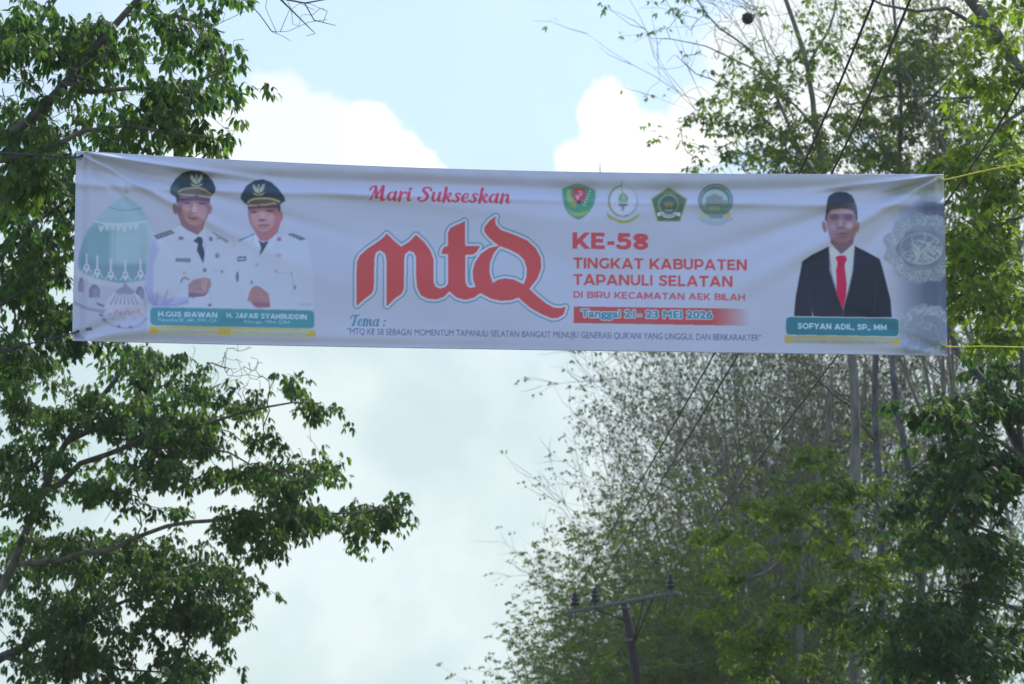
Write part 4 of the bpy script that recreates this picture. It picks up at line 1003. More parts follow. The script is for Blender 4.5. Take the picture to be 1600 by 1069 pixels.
# ------------------------------------------------------------------ utility pole and wires
PY = 44.0
pt, pb = at(975, 937, PY), at(995, 1069, PY)
dz = (pb[2] - 0.0) / (pt[2] - pb[2])
pbase = pb + (pb - pt) * dz; pbase[1] = PY + 0.25
pole = empty('utility_pole', (pbase[0], pbase[1], 0))
tag(pole, 'dark leaning power pole with a grey crossarm in front of the right hand trees', 'power pole')
mb = MB(); k = np.linspace(0, 1, 12)[:, None]
mb.tube(pbase * (1 - k) + pt * k + np.concatenate([0.03 * np.sin(k * 3), 0 * k, 0 * k], 1), np.linspace(0.155, 0.095, 12), 14); mb.build('post', M['wood_pole'], pole, True)
ca, cb = at(886, 957, PY + 0.25), at(1058, 926, PY - 0.85)
ax = (cb - ca) / np.linalg.norm(cb - ca); up = np.array([0, 0, 1.0]); up = up - ax * (up @ ax); up /= np.linalg.norm(up); ay = np.cross(ax, up)
mid = (ca + cb) / 2
mb = MB(); mb.box(mid - ay * 0.0, (np.linalg.norm(cb - ca) / 2, 0.04, 0.042), (ax, ay, up)); mb.build('crossarm', M['steel'], pole)
along = lambda s_: ca + (cb - ca) * s_
def on_post(f): return pbase * (1 - f) + pt * f
for s_, e_ in ((0.26, 0.935), (0.70, 0.86), (0.78, 0.86)):
    mb = MB(); mb.tube([along(s_) + np.array([0, -.06, -.04]), on_post(e_) + np.array([0, -.12, 0])], 0.022, 6); mb.build('brace', M['wood_pole'], pole, True)
mb = MB()
for e_ in (0.885, 0.975):
    mb = MB()
    c_ = on_post(e_); mb.lathe(c_ - [0, 0, .03], [(0.118, 0), (0.125, .005), (0.125, .055), (0.118, .06)], 14)
    mb.build('clamp', M['steel'], pole, True)
INS = []
for i, s_ in enumerate((0.075, 0.26, 0.945)):
    b_ = along(s_) + up * 0.055
    pr = [(0.015, -.02), (0.02, .06), (0.075, .07), (0.11, .10), (0.105, .13), (0.06, .15), (0.065, .18), (0.095, .20), (0.09, .235), (0.05, .25), (0.055, .28), (0.075, .30), (0.065, .335), (0.035, .35), (0.045, .37), (0.03, .40), (0.005, .41)]
    mb = MB(); mb.lathe(b_, pr, 16); mb.build('insulator', M['porcelain'], pole, True)
    mb = MB(); mb.tube([b_ - [0, 0, .02], b_ - [0, 0, .26]], 0.028, 8); mb.lathe(b_ - [0, 0, .2], [(0.05, 0), (0.05, .05), (.02, .06)], 10); mb.build('insulator_pin', M['steel'], pole, True)
    INS.append(b_ + np.array([0, 0, 0.36]))
WIRES = [([(1112, 560, 22.5), (1250, 268, 15.0), (1365, 0, 11.6)], 'leftmost overhead power line climbing from the pole past the top of the banner'),
         ([(1150, 560, 22.5), (1300, 270, 15.0), (1422, 0, 11.6)], 'middle overhead power line climbing from the pole past the top of the banner'),
         ([(1305, 560, 22.0), (1490, 300, 15.6), (1600, 128, 12.9)], 'right overhead power line passing the upper right corner of the banner')]
for i, (q, lb) in enumerate(WIRES):
    P = [INS[i]] + [at(*x) for x in q]
    P.append(P[-1] + (P[-1] - P[-2]) * 1.4 + np.array([0, 0, 0.25]))
    P = [INS[i]] + P[1:]
    mb = MB(); Q = crom(P, 16); mb.tube(Q, np.interp(Q[:, 1], [12, 40], [.0095, .0135]), 6)
    away = [(862, 1075, 75), (872, 1075, 75), (1010, 1090, 75)][i]
    e_ = at(*away); m_ = (INS[i] + e_) / 2 - np.array([0, 0, .5])
    mb.tube(crom([INS[i], m_, e_], 12), 0.013, 6)
    tag(mb.build('power_line', M['wire'], None, True), lb, 'power line')

# ------------------------------------------------------------------ trees
def unit(v): return v / (np.linalg.norm(v, axis=-1, keepdims=True) + 1e-9)

class Skeleton:
    """branch graph: nodes with a parent each, stored as chains (limbs, branches, twigs)"""
    def __init__(s, g):
        s.p = np.zeros((0, 3)); s.par = np.zeros(0, int); s.rmin = np.zeros(0); s.chains = []; s.g = g; s.tips = []
        s.plen = np.zeros(0)
    def _push(s, pts, parent, rmin):
        i0 = len(s.p); n = len(pts)
        s.p = np.vstack([s.p, pts]); s.rmin = np.concatenate([s.rmin, rmin])
        s.par = np.concatenate([s.par, [parent], np.arange(i0, i0 + n - 1)])
        prev = s.p[parent] if parent >= 0 else pts[0]
        seg = np.linalg.norm(np.diff(np.vstack([prev, pts]), axis=0), axis=1)
        s.plen = np.concatenate([s.plen, (s.plen[parent] if parent >= 0 else 0) + np.cumsum(seg)])
        ids_ = list(range(i0, i0 + n))
        s.chains.append(([parent] if parent >= 0 else []) + ids_)
        return ids_
    def limb(s, pts, r0, r1, step=0.35, wob=0.03):
        P = crom(np.asarray(pts, float), 10)
        L = np.concatenate([[0], np.cumsum(np.linalg.norm(np.diff(P, axis=0), axis=1))])
        n = max(3, int(L[-1] / step)); q = np.linspace(0, L[-1], n)
        P = np.stack([np.interp(q, L, P[:, i]) for i in range(3)], 1)
        P[1:-1] += s.g.normal(0, wob if r0 < .05 else .009, (n - 2, 3))
        par = -1
        if len(s.p):
            par = int(np.argmin(((s.p - P[0]) ** 2).sum(1))); P = P[1:] if len(P) > 2 else P
        return s._push(P, par, np.linspace(r0, r1, len(P)))
    def reach(s, A, step=0.22, kpath=0.18, curve=0.35, lift=0.08, wob=0.014):
        d0 = np.array([((s.p - a) ** 2).sum(1).min() for a in A])
        for k in np.argsort(d0):
            a = A[k]
            d = np.linalg.norm(s.p - a, axis=1)
            j = int(np.argmin(d + kpath * s.plen)); D = d[j]
            pj = s.p[j]; pp = s.par[j]
            t = unit(pj - s.p[pp]) if pp >= 0 else np.array([0, 0, 1.0])
            c = pj + t * curve * D + s.g.normal(0, 0.10 * D + 1e-3, 3) + np.array([0, 0, lift * D])
            n = max(2, int(D / step)); q = np.linspace(0, 1, n + 1)[1:, None]
            P = (1 - q) ** 2 * pj + 2 * q * (1 - q) * c + q * q * a
            if n > 2: P[:-1] += s.g.normal(0, wob, (n - 1, 3))
            i = s._push(P, j, np.zeros(n))
            s.tips.append(i[-1])
    def radii(s, tip=0.0045, e=2.35, cap=None):
        w = np.zeros(len(s.p)); child = np.zeros(len(s.p), bool); child[s.par[s.par >= 0]] = True
        w[~child] = tip ** e
        for i in range(len(s.p) - 1, 0, -1):
            if s.par[i] >= 0: w[s.par[i]] += w[i]
        r = w ** (1 / e)
        if cap: r = np.minimum(r, cap)
        s.r = np.maximum(r, s.rmin)
    def wood(s, mb, k=1.0):
        for c in s.chains:
            P = s.p[c]; r = s.r[c].copy() * k
            if len(c) > 1 and s.par[c[1]] == c[0] and s.r[c[1]] < s.r[c[0]]: r[0] = r[1] * 1.1
            m = r.max()
            if len(P) >= 2: mb.tube(P, r, 10 if m > .08 else 6 if m > .02 else 4 if m > .008 else 3, caps=m > .02)
    def dirs(s, i):
        return unit(s.p[i] - s.p[s.par[i]])

def leaves(base, d, nrm, ln, wd, tint, detailed):
    """leaf blades as small bent faces"""
    d = unit(d); side = unit(np.cross(d, nrm)); up = np.cross(side, d)
    n = len(base); l = ln[:, None]; w = wd[:, None]
    if detailed:
        v = np.stack([base, base + d * l * .32 + side * w * .46 + up * l * .03, base + d * l * .68 + side * w * .40 - up * l * .02, base + d * l - up * l * .14,
                      base + d * l * .68 - side * w * .40 - up * l * .02, base + d * l * .32 - side * w * .46 + up * l * .03], 1)
        i = np.arange(n)[:, None] * 6
        return v.reshape(-1, 3), [i + np.array([[1, 5, 4, 2]]), i + np.array([[0, 5, 1]]), i + np.array([[2, 4, 3]])], np.repeat(tint, 6)
    v = np.stack([base, base + d * l * .48 + side * w * .5, base + d * l - up * l * .10, base + d * l * .48 - side * w * .5], 1)
    i = np.arange(n)[:, None] * 4
    return v.reshape(-1, 3), [i + np.array([[0, 3, 2, 1]])], np.repeat(tint, 4)

class Leafage:
    def __init__(s, g): s.g = g; s.B = []; s.D = []; s.N = []; s.L = []; s.W = []; s.T = []
    def whorl(s, p, axis, n, length, pet=0.10, droop=0.55, spread=1.0, tint=None, ratio=0.39, lo=3, per=3):
        """umbrella of compound leaves round a twig tip, each leaf with three hanging leaflets"""
        g = s.g
        axis = unit(np.asarray(axis) * 0.6 + np.array([0, 0, 0.5]))
        a = g.uniform(0, 2 * np.pi) + np.arange(n) * 2.4 + g.normal(0, .3, n)
        u = unit(np.cross(axis, [0.3, 0.9, 0.1])); w = np.cross(axis, u)
        el_ = g.uniform(-0.25, 0.9, n)
        pd = unit((u * np.cos(a)[:, None] + w * np.sin(a)[:, None]) * np.cos(el_)[:, None] + axis * np.sin(el_)[:, None])
        pl = pet * g.uniform(.5, 1.25, n)
        e = p + pd * pl[:, None]
        e[:, 2] -= 0.12 * pl
        t0 = g.uniform(0, 1) if tint is None else tint
        for q in np.linspace(-1, 1, per) if per > 1 else [0.0]:
            hz = unit(np.stack([pd[:, 0], pd[:, 1], 0 * pl], 1) + g.normal(0, .12, (n, 3)))
            sd = np.stack([-hz[:, 1], hz[:, 0], 0 * pl], 1)
            dr = np.clip(droop + g.normal(0, .28, n), -0.3, 1.5)
            hd = unit(hz * np.cos(q * 0.75) + sd * np.sin(q * 0.75))
            d = hd * np.cos(dr)[:, None] - np.array([0, 0, 1.0]) * np.sin(dr)[:, None]
            nr = np.array([0, 0, 1.0]) * np.cos(dr)[:, None] + hd * np.sin(dr)[:, None] + g.normal(0, .25, (n, 3))
            ln = length * g.uniform(.7, 1.2, n)
            s.B.append(e + g.normal(0, .006, (n, 3))); s.D.append(d); s.N.append(nr); s.L.append(ln); s.W.append(ln * ratio * g.uniform(.85, 1.2, n))
            s.T.append(np.clip(t0 * 0.6 + 0.4 * g.uniform(0, 1, n), 0, 1))
    def scatter(s, p, n, rad, length, ratio=0.42, droop=0.7, tint=None):
        g = s.g
        a = g.uniform(0, 2 * np.pi, n); dr = np.clip(droop + g.normal(0, .45, n), -.6, 1.5)
        hd = np.stack([np.cos(a), np.sin(a), 0 * a], 1)
        d = hd * np.cos(dr)[:, None] - np.array([0, 0, 1.0]) * np.sin(dr)[:, None]
        nr = np.array([0, 0, 1.0]) * np.cos(dr)[:, None] + hd * np.sin(dr)[:, None] + g.normal(0, .4, (n, 3))
        ln = length * g.uniform(.6, 1.25, n)
        s.B.append(p + g.normal(0, rad, (n, 3))); s.D.append(d); s.N.append(nr); s.L.append(ln); s.W.append(ln * ratio * g.uniform(.8, 1.2, n))
        s.T.append(np.clip((g.uniform(0, 1) if tint is None else tint) * .6 + .4 * g.uniform(0, 1, n), 0, 1))
    def count(s): return sum(len(x) for x in s.L)
    def build(s, mat, parent, detailed, name='crown'):
        c = np.concatenate
        v, f, t = leaves(c(s.B), c(s.D), c(s.N), c(s.L), c(s.W), c(s.T), detailed)
        return mesh_obj(name, v, f, mat, parent, False, {'tint': t})

def clumps(g, blobs, Yd, per=5.0, rad=(0.30, 0.18, 0.12), dens=1.0, shrink=0.0):
    """tip positions gathered in flat sprays inside photo-measured masses: (px, py, rx, ry, n[, Y])"""
    out_ = []
    for bl in blobs:
        px_, py_, rx, ry, n = bl[:5]; n = n * dens; Yc = bl[5] if len(bl) > 5 else Yd[0]
        k_ = shrink * FPX / Yc; rx = max(5, rx - k_); ry = max(5, ry - k_ * .7)
        k = max(1, int(round(n / per)))
        a = g.uniform(0, 2 * np.pi, k); r_ = np.sqrt(g.uniform(0, 1, k))
        for i in range(k):
            c = at(px_ + rx * r_[i] * math.cos(a[i]), py_ + ry * r_[i] * math.sin(a[i]), Yc + g.normal(0, Yd[1]))
            m = max(1, g.poisson(n / k))
            out_.append(c + g.normal(0, 1, (m, 3)) * rad)
    return np.vstack(out_)

def leafy_tree(name, label, seed, base, limbs, blobs, Yd, leafmat, bark, leaf=0.14, per_whorl=(5, 8), detailed=True, trunk_r=0.14,
               spray=(0.30, 0.24, 0.12), per=5.0, extra_bare=None, group=None, droop=0.6, pet=0.10, kpath=0.18, tipr=0.0045, cap=None, bare_twigs=0, cat='tree', gap=0.0, wk=1.0, dens=1.5):
    g = np.random.default_rng(seed)
    sk = Skeleton(g)
    for (pts, r0, r1) in limbs: sk.limb(pts, r0, r1)
    A = clumps(g, blobs, Yd, per, spray, dens, (leaf + pet) * .55)
    sk.reach(A, kpath=kpath)
    tips = list(sk.tips)
    if extra_bare is not None:
        B = clumps(g, extra_bare, Yd, 1.5, (0.12, .1, .1)); sk.reach(B, wob=0.012, curve=.45, kpath=.03, step=.15)
    sk.radii(tip=tipr, cap=cap)
    root = empty(name, base)
    tag(root, label, cat, group)
    mb = MB(); sk.wood(mb, wk); mb.build('trunk', bark, root, True)
    lf = Leafage(g)
    cl = {}
    for i in tips:
        key = tuple(np.floor(sk.p[i] / 0.7).astype(int))
        t = cl.setdefault(key, g.uniform(0, 1))
        if g.uniform() < gap: continue
        lf.whorl(sk.p[i], sk.dirs(i), int(g.integers(per_whorl[0], per_whorl[1] + 1)), leaf, pet, droop, tint=t)
        j = sk.par[i]
        if g.uniform() < 0.6 and j >= 0: lf.whorl(sk.p[j], sk.dirs(i), int(g.integers(2, 5)), leaf * .95, pet, droop, tint=t)
    lf.build(leafmat, root, detailed)
    return root

def L(*q): return [at(*x) for x in q]

# ---- left side of the road
b = np.array([-6.6, 17.2, 0])
leafy_tree('rubber_tree', 'nearest tree on the left with large hanging leaves above the banner\'s left corner', 11, b,
  [([b, b + [0.1, 0, 4], at(-330, 500, 17.2), at(-200, 380, 17.2), at(-60, 260, 17.2)], .17, .085),
   ([at(-60, 260, 17.2), at(40, 195, 17.1), at(85, 150, 17.0), at(150, 70, 16.9), at(215, 0, 16.8), at(280, -80, 16.7)], .05, .022),
   ([at(-80, 275, 17.2), at(60, 235, 16.6), at(150, 200, 16.4), at(250, 205, 16.3), at(330, 215, 16.2)], .035, .008),
   ([at(85, 150, 17.0), at(160, 150, 16.8), at(260, 140, 16.6), at(350, 110, 16.4)], .025, .007),
   ([at(280, -80, 16.7), at(370, -40, 16.7), at(430, 0, 16.6), at(460, 22, 16.6), at(490, 50, 16.6)], .016, .004), ([at(400, -20, 16.6), at(470, 5, 16.6), at(530, 5, 16.6), at(548, -8, 16.6)], .009, .003), ([at(200, 30, 16.8), at(300, 30, 16.8), at(350, 52, 16.8)], .012, .004), ([at(455, 18, 16.6), at(480, 24, 16.6), at(525, 40, 16.6)], .007, .003),
   ([at(-150, 340, 17.2), at(-40, 130, 17.6), at(60, 40, 17.8), at(120, -60, 17.9)], .05, .02)],
  [(50, 30, 80, 45, 16), (145, 60, 70, 50, 26), (100, 85, 60, 40, 14), (225, 22, 55, 35, 12), (300, 12, 50, 22, 9), (270, 50, 26, 28, 5), (120, 125, 45, 30, 8),
   (175, 98, 40, 22, 8), (240, 92, 48, 18, 9), (275, 145, 80, 36, 22), (340, 92, 32, 20, 8), (355, 135, 24, 30, 8), (215, 150, 50, 30, 8), (160, 185, 60, 26, 9), (240, 195, 70, 28, 13), (330, 222, 32, 22, 7),
   (300, 205, 40, 25, 7), (40, 205, 55, 35, 14), (60, 240, 55, 30, 14), (20, 120, 30, 60, 6), (320, 60, 30, 20, 2), (60, 285, 60, 30, 14), (170, 225, 50, 18, 7), (15, 60, 30, 30, 8)],
  (17.0, 0.7), M['leaf_left'], M['bark'], leaf=0.106, per_whorl=(5, 8), extra_bare=[(400, 0, 70, 25, 10), (490, 20, 50, 30, 12), (345, 40, 35, 20, 7), (70, 150, 80, 60, 60), (20, 150, 40, 60, 14), (300, 215, 60, 30, 10)], spray=(0.16, .2, .08), tipr=.0032, pet=.085, dens=1.4, droop=.9)
b = np.array([-8.2, 21.5, 0])
leafy_tree('rubber_tree', 'dark leafy tree filling the left edge beside and behind the end of the banner', 12, b,
  [([b, b + [.1, 0, 4], at(-150, 560, 21.5), at(-30, 380, 21.3), at(30, 250, 21.2)], .15, .05),
   ([at(-150, 560, 21.5), at(0, 470, 21), at(90, 430, 20.8)], .04, .01), ([at(-60, 420, 21.3), at(60, 340, 21), at(110, 310, 21)], .03, .01)],
  [(40, 230, 70, 50, 24), (40, 320, 75, 50, 30), (70, 400, 60, 50, 22), (20, 440, 50, 60, 20), (60, 500, 70, 40, 24), (100, 330, 30, 60, 9), (130, 520, 50, 25, 8), (20, 560, 50, 30, 12), (180, 300, 60, 90, 10)],
  (21.2, 0.6), M['leaf_left'], M['bark_dark'], leaf=0.115, per_whorl=(6, 9), spray=(0.2, .2, .1), dens=1.9, droop=.9)
b = np.array([-8.0, 26.5, 0])
leafy_tree('rubber_tree', 'spreading tree on the left whose long low branch reaches out over the road', 13, b,
  [([b, b + [.05, 0, 3.5], at(-40, 1000, 26.5), at(20, 880, 26.4), at(60, 780, 26.3), at(105, 690, 26.2), at(160, 620, 26.2), at(200, 560, 26.1)], .11, .03),
   ([at(20, 880, 26.4), at(110, 875, 26.2), at(180, 853, 26), at(250, 827, 25.9), at(330, 816, 25.8), at(372, 800, 25.8), at(440, 803, 25.7), at(500, 806, 25.6), at(560, 800, 25.6), at(635, 785, 25.6)], .04, .008),
   ([at(60, 780, 26.3), at(150, 720, 26), at(220, 690, 25.8), at(330, 660, 25.6), at(430, 635, 25.5), at(500, 630, 25.5)], .045, .008),
   ([at(105, 690, 26.2), at(200, 650, 26.4), at(290, 620, 26.4), at(345, 600, 26.4)], .035, .01),
   ([at(220, 690, 25.8), at(320, 700, 25.6), at(400, 730, 25.4), at(500, 745, 25.4)], .02, .006)],
  [(60, 585, 110, 45, 44), (200, 562, 60, 26, 22), (255, 600, 55, 55, 30), (110, 650, 120, 48, 50), (205, 665, 110, 40, 50), (325, 640, 55, 45, 30), (290, 690, 85, 36, 38), (395, 640, 34, 18, 9), (462, 606, 26, 14, 6), (492, 640, 28, 22, 9),
   (415, 690, 18, 18, 6), (360, 742, 80, 26, 26), (510, 735, 24, 22, 7), (445, 742, 45, 18, 10), (250, 745, 110, 34, 40), (90, 745, 120, 55, 50), (430, 800, 70, 24, 20), (380, 815, 50, 22, 12), (470, 822, 55, 26, 20),
   (550, 800, 46, 22, 16), (600, 812, 36, 34, 16), (622, 784, 22, 14, 8), (560, 842, 18, 18, 6), (425, 852, 32, 18, 10), (352, 838, 46, 22, 14), (300, 600, 30, 30, 6), (250, 790, 60, 20, 6), (430, 770, 40, 14, 5), (40, 700, 50, 40, 26), (20, 620, 40, 50, 16), (30, 790, 50, 40, 16), (60, 840, 60, 20, 12)],
  (26.1, 0.75), M['leaf_left'], M['bark'], leaf=0.108, per_whorl=(5, 8), extra_bare=[(350, 590, 80, 40, 60), (390, 570, 40, 30, 16), (250, 800, 90, 20, 8), (440, 690, 60, 40, 24), (60, 800, 60, 60, 30)], spray=(0.15, .26, .06), per=7, droop=.88, tipr=.0038, dens=1.75, cap=.05)
b = np.array([-8.6, 29.5, 0])
leafy_tree('rubber_tree', 'dense dark tree low on the left under the long overhanging branch', 14, b,
  [([b, b + [.1, 0, 3], at(-40, 1060, 29.5), at(40, 1010, 29.4), at(110, 930, 29.2), at(170, 870, 29)], .15, .04),
   ([at(40, 1010, 29.4), at(150, 960, 29), at(260, 915, 28.8), at(360, 925, 28.6)], .04, .008), ([at(0, 1040, 29.5), at(120, 1040, 29), at(250, 1050, 28.8)], .04, .01)],
  [(60, 865, 110, 45, 46), (180, 872, 100, 45, 50), (275, 895, 75, 50, 46), (345, 885, 42, 32, 20), (372, 930, 24, 26, 9), (200, 975, 140, 55, 80), (75, 980, 90, 80, 56), (305, 985, 48, 45, 26), (285, 1048, 45, 28, 14), (150, 1050, 150, 40, 60), (330, 945, 50, 30, 16)],
  (29.0, 0.8), M['leaf_dark'], M['bark_dark'], leaf=0.112, per_whorl=(6, 9), spray=(0.28, .3, .12), tipr=.0042, droop=.95, dens=1.9)

# ---- right side of the road: slender half bare trees (three grown once, then copied along the stand)
def fan_tree(name, seed, H, leafmat, bark, leafiness, leaf, spread=0.42, fork=0.34, nleaf=(2, 4), girth=0.0080, twigs=2):
    g = np.random.default_rng(seed)
    mb = MB(); lf = Leafage(g)
    def branch(p, d, ln, r, lev, tint):
        n = [9, 9, 7, 5, 4][lev]
        P = [p]; step = ln / (n - 1); dd = d.copy()
        for i in range(n - 1):
            dd = unit(dd + g.normal(0, [.02, .05, .08, .12, .16][lev], 3) + np.array([0, 0, [.02, .06, .05, .02, -.02][lev]]))
            P.append(P[-1] + dd * step)
        P = np.array(P); R = np.linspace(r, r * (0.62 if lev == 0 else 0.35), n)
        mb.tube(P, R, [9, 6, 4, 3, 3][lev], caps=lev < 2)
        if lev >= 3:
            t = unit(P[-1] - P[-2])
            if g.uniform() < leafiness: lf.whorl(P[-1], t, int(g.integers(nleaf[0], nleaf[1] + 1)), leaf, .11, .7, tint=tint)
            if g.uniform() < leafiness * .5: lf.whorl(P[n // 2], t, int(g.integers(1, 3)), leaf, .11, .7, tint=tint)
        if lev == 4: return
        nb = [int(g.integers(6, 8)), 6, 5, twigs][lev]
        for k in range(nb):
            f = 1.0 if (k == 0 or lev == 0 and k < 4) else g.uniform(.25 if lev else .62, .98)
            i = min(n - 2, int(f * (n - 1))); q = P[i] * (1 - (f * (n - 1) - i)) + P[i + 1] * (f * (n - 1) - i)
            a = g.uniform(0, 2 * np.pi) if lev else k * 2.4 + g.uniform(-.4, .4)
            t = unit(P[i + 1] - P[i]); u = unit(np.cross(t, [.2, .97, .1])); w = np.cross(t, u)
            sp = (spread if lev == 0 else .55) * g.uniform(.5, 1.35) * (0.35 if k == 0 and lev else 1)
            nd = unit(t * math.cos(sp) + (u * math.cos(a) + w * math.sin(a)) * math.sin(sp))
            branch(q, nd, [H * .50, H * .24, H * .115, H * .055][lev] * g.uniform(.7, 1.25), max(.0085, R[i] * [.56, .46, .46, .6][lev]), lev + 1, g.uniform(0, 1) if lev < 3 else tint)
    branch(np.zeros(3), np.array([0, 0, 1.0]), H * fork, H * girth, 0, .5)
    root = empty(name, (0, 0, 0))
    mb.build('trunk', bark, root, True)
    lf.build(leafmat, root, False)
    return root

def put_copy(src, first, loc, rz, sc, label, group):
    """the tree itself the first time, then copies of it and of its parts"""
    if first: r_ = src
    else:
        r_ = src.copy(); COL.objects.link(r_)
        for ch in src.children:
            c = ch.copy(); COL.objects.link(c); c.parent = r_
    r_.location = tuple(loc); r_.rotation_euler = (0, 0, rz); r_.scale = (sc, sc, sc)
    return tag(r_, label, 'tree', group)

kinds = [fan_tree('bare_tree', 21, 17.0, M['leaf_grey'], M['bark_grey'], .36, .13, .34, twigs=4), fan_tree('bare_tree', 22, 17.0, M['leaf_grey'], M['bark_grey'], .5, .13, .40, .34, (2, 4), twigs=4),
         fan_tree('bare_tree', 23, 17.0, M['leaf_mid'], M['bark_grey'], 1.0, .15, .50, .22, (5, 8)), fan_tree('bare_tree', 24, 21.0, M['leaf_mid'], M['bark_grey'], .45, .14, .27, .46, (2, 4), .0066)]
spots = [  # kind, photo x of the trunk foot line, distance, scale
    (1, 1170, 62, 1.06), (0, 1225, 58, 1.12, 3.1), (1, 1175, 63, 1.15), (0, 1225, 55, 1.10), (0, 1290, 52, 1.10), (1, 1370, 58, 1.16),
    (0, 1095, 70, 1.06), (1, 1215, 74, 1.22), (0, 1260, 70, 1.25), (0, 1060, 66, .84), (2, 985, 60, 0.72), (2, 1050, 66, 0.90), (2, 1040, 54, 0.72), (2, 940, 55, .56), (2, 960, 62, .70), (2, 930, 70, .62), (2, 925, 50, .48), (2, 945, 58, .64), (2, 1005, 70, .86), (2, 975, 52, .60), (2, 1045, 48, .50),
    (0, 1440, 56, 1.15), (1, 1530, 60, 1.2), (2, 1090, 50, .60), (2, 1150, 52, .66), (2, 1060, 58, .8), (0, 1235, 52, .95, 3.1), (2, 1130, 64, .98), (1, 1120, 68, .92), (2, 1000, 64, .74), (2, 1200, 49, .62), (2, 1300, 48, .6), (2, 1210, 58, .8), (2, 1320, 55, .7), (2, 1420, 60, .9), (2, 1540, 55, .8),
    (3, 1625, 40, 1.02), (3, 1530, 43, 1.05), (3, 1770, 39, 1.0), (3, 1730, 48, 1.15)]
seen = set()
GN = 'slender half bare trees of the stand on the right'
g = np.random.default_rng(3)
for (kd, px_, Yd, sc, *turn) in spots:
    q = at(px_, 1069, Yd)
    lb = {0: 'tall slender grey tree with few leaves in the bare stand right of the road', 1: 'tall grey branching tree with sparse dull leaves in the bare stand right of the road',
          3: 'tall fine branched tree with few green leaves rising behind the right half of the banner',
          2: 'lower bushy green tree at the left edge of the bare stand'}[kd]
    put_copy(kinds[kd], kd not in seen, (q[0], Yd, -0.02), g.uniform(0, 6.28) + sum(turn), sc, lb, {3: 'tall fine branched trees behind the banner', 2: 'lower bushy trees of the bare stand'}.get(kd, GN))
    seen.add(kd)

# ---- right side, nearer leafy trees
b = np.array([at(1330, 900, 38)[0], 38, 0])
leafy_tree('rubber_tree', 'tall tree behind the banner with fanning limbs and the round nest in its top', 31, b,
  [([b, b + [0, 0, 6], at(1335, 600, 38), at(1305, 380, 38), at(1275, 200, 38), at(1262, 105, 37.8), at(1245, 50, 37.7), at(1205, -60, 37.6)], .16, .04),
   ([at(1300, 350, 38), at(1240, 210, 37.6), at(1180, 90, 37.4), at(1120, 40, 37.3), at(1075, -20, 37.2)], .05, .012),
   ([at(1275, 200, 38), at(1180, 110, 38.4), at(1090, 70, 38.6), at(1020, 60, 38.7)], .03, .006), ([at(1262, 105, 37.8), at(1300, 30, 37.8), at(1310, -60, 37.8)], .035, .015),
   ([at(1230, 130, 37.4), at(1195, 60, 36.9), at(1168, 22, 36.62), at(1140, -10, 36.5)], .012, .005), ([at(1290, 290, 38), at(1200, 190, 37.2), at(1120, 130, 37), at(1065, 95, 37)], .028, .006)],
  [(1195, 135, 55, 45, 34), (1190, 205, 55, 38, 30), (1165, 245, 55, 22, 20), (1070, 250, 40, 16, 4), (1110, 190, 30, 40, 5), (1280, 225, 50, 45, 22), (1250, 260, 60, 15, 10), (1145, 90, 30, 30, 6), (1260, 90, 40, 40, 8), (1330, 180, 40, 50, 12), (1300, 60, 40, 40, 8), (1080, 10, 30, 14, 3)],
  (37.6, 0.9), M['leaf_mid'], M['bark_grey'], dens=2.0, leaf=0.145, per_whorl=(3, 6), spray=(.3, .3, .18), extra_bare=[(1150, 60, 95, 70, 90), (1230, 60, 90, 80, 50), (1050, 120, 60, 50, 14), (1200, 250, 120, 30, 24)], tipr=.0048, detailed=False)
b = np.array([at(1372, 900, 41)[0], 41, 0])
leafy_tree('rubber_tree', 'straight grey trunk rising behind the lower right of the banner to a bright sparse crown', 32, b,
  [([b, b + [0, 0, 6], at(1375, 800, 41), at(1368, 560, 41), at(1400, 330, 41), at(1407, 180, 40.8), at(1400, 60, 40.6), at(1390, -60, 40.5)], .12, .03),
   ([at(1400, 270, 41), at(1340, 190, 40.4), at(1300, 140, 40)], .03, .01), ([at(1407, 200, 40.8), at(1480, 130, 40.4), at(1540, 60, 40)], .04, .012), ([at(1368, 700, 41), at(1330, 640, 40.5), at(1270, 590, 40), at(1240, 555, 40)], .04, .015), ([at(1330, 158, 40.4), at(1420, 152, 40.3), at(1500, 153, 40.2), at(1570, 148, 40.2)], .03, .025)],
  [(1380, 60, 60, 30, 18), (1425, 120, 70, 45, 40), (1395, 205, 75, 45, 36), (1480, 85, 55, 38, 26), (1500, 180, 65, 65, 44), (1450, 40, 50, 30, 18), (1340, 240, 55, 28, 16), (1440, 250, 60, 25, 18), (1550, 40, 40, 40, 16), (1370, 130, 40, 30, 10)],
  (40.4, 1.0), M['leaf_mid'], M['bark_dark'], dens=1.9, leaf=0.15, per_whorl=(4, 7), spray=(.3, .3, .16), extra_bare=[(1400, 100, 150, 90, 40)], tipr=.0048, detailed=False)
b = np.array([at(1412, 900, 36)[0], 36, 0])
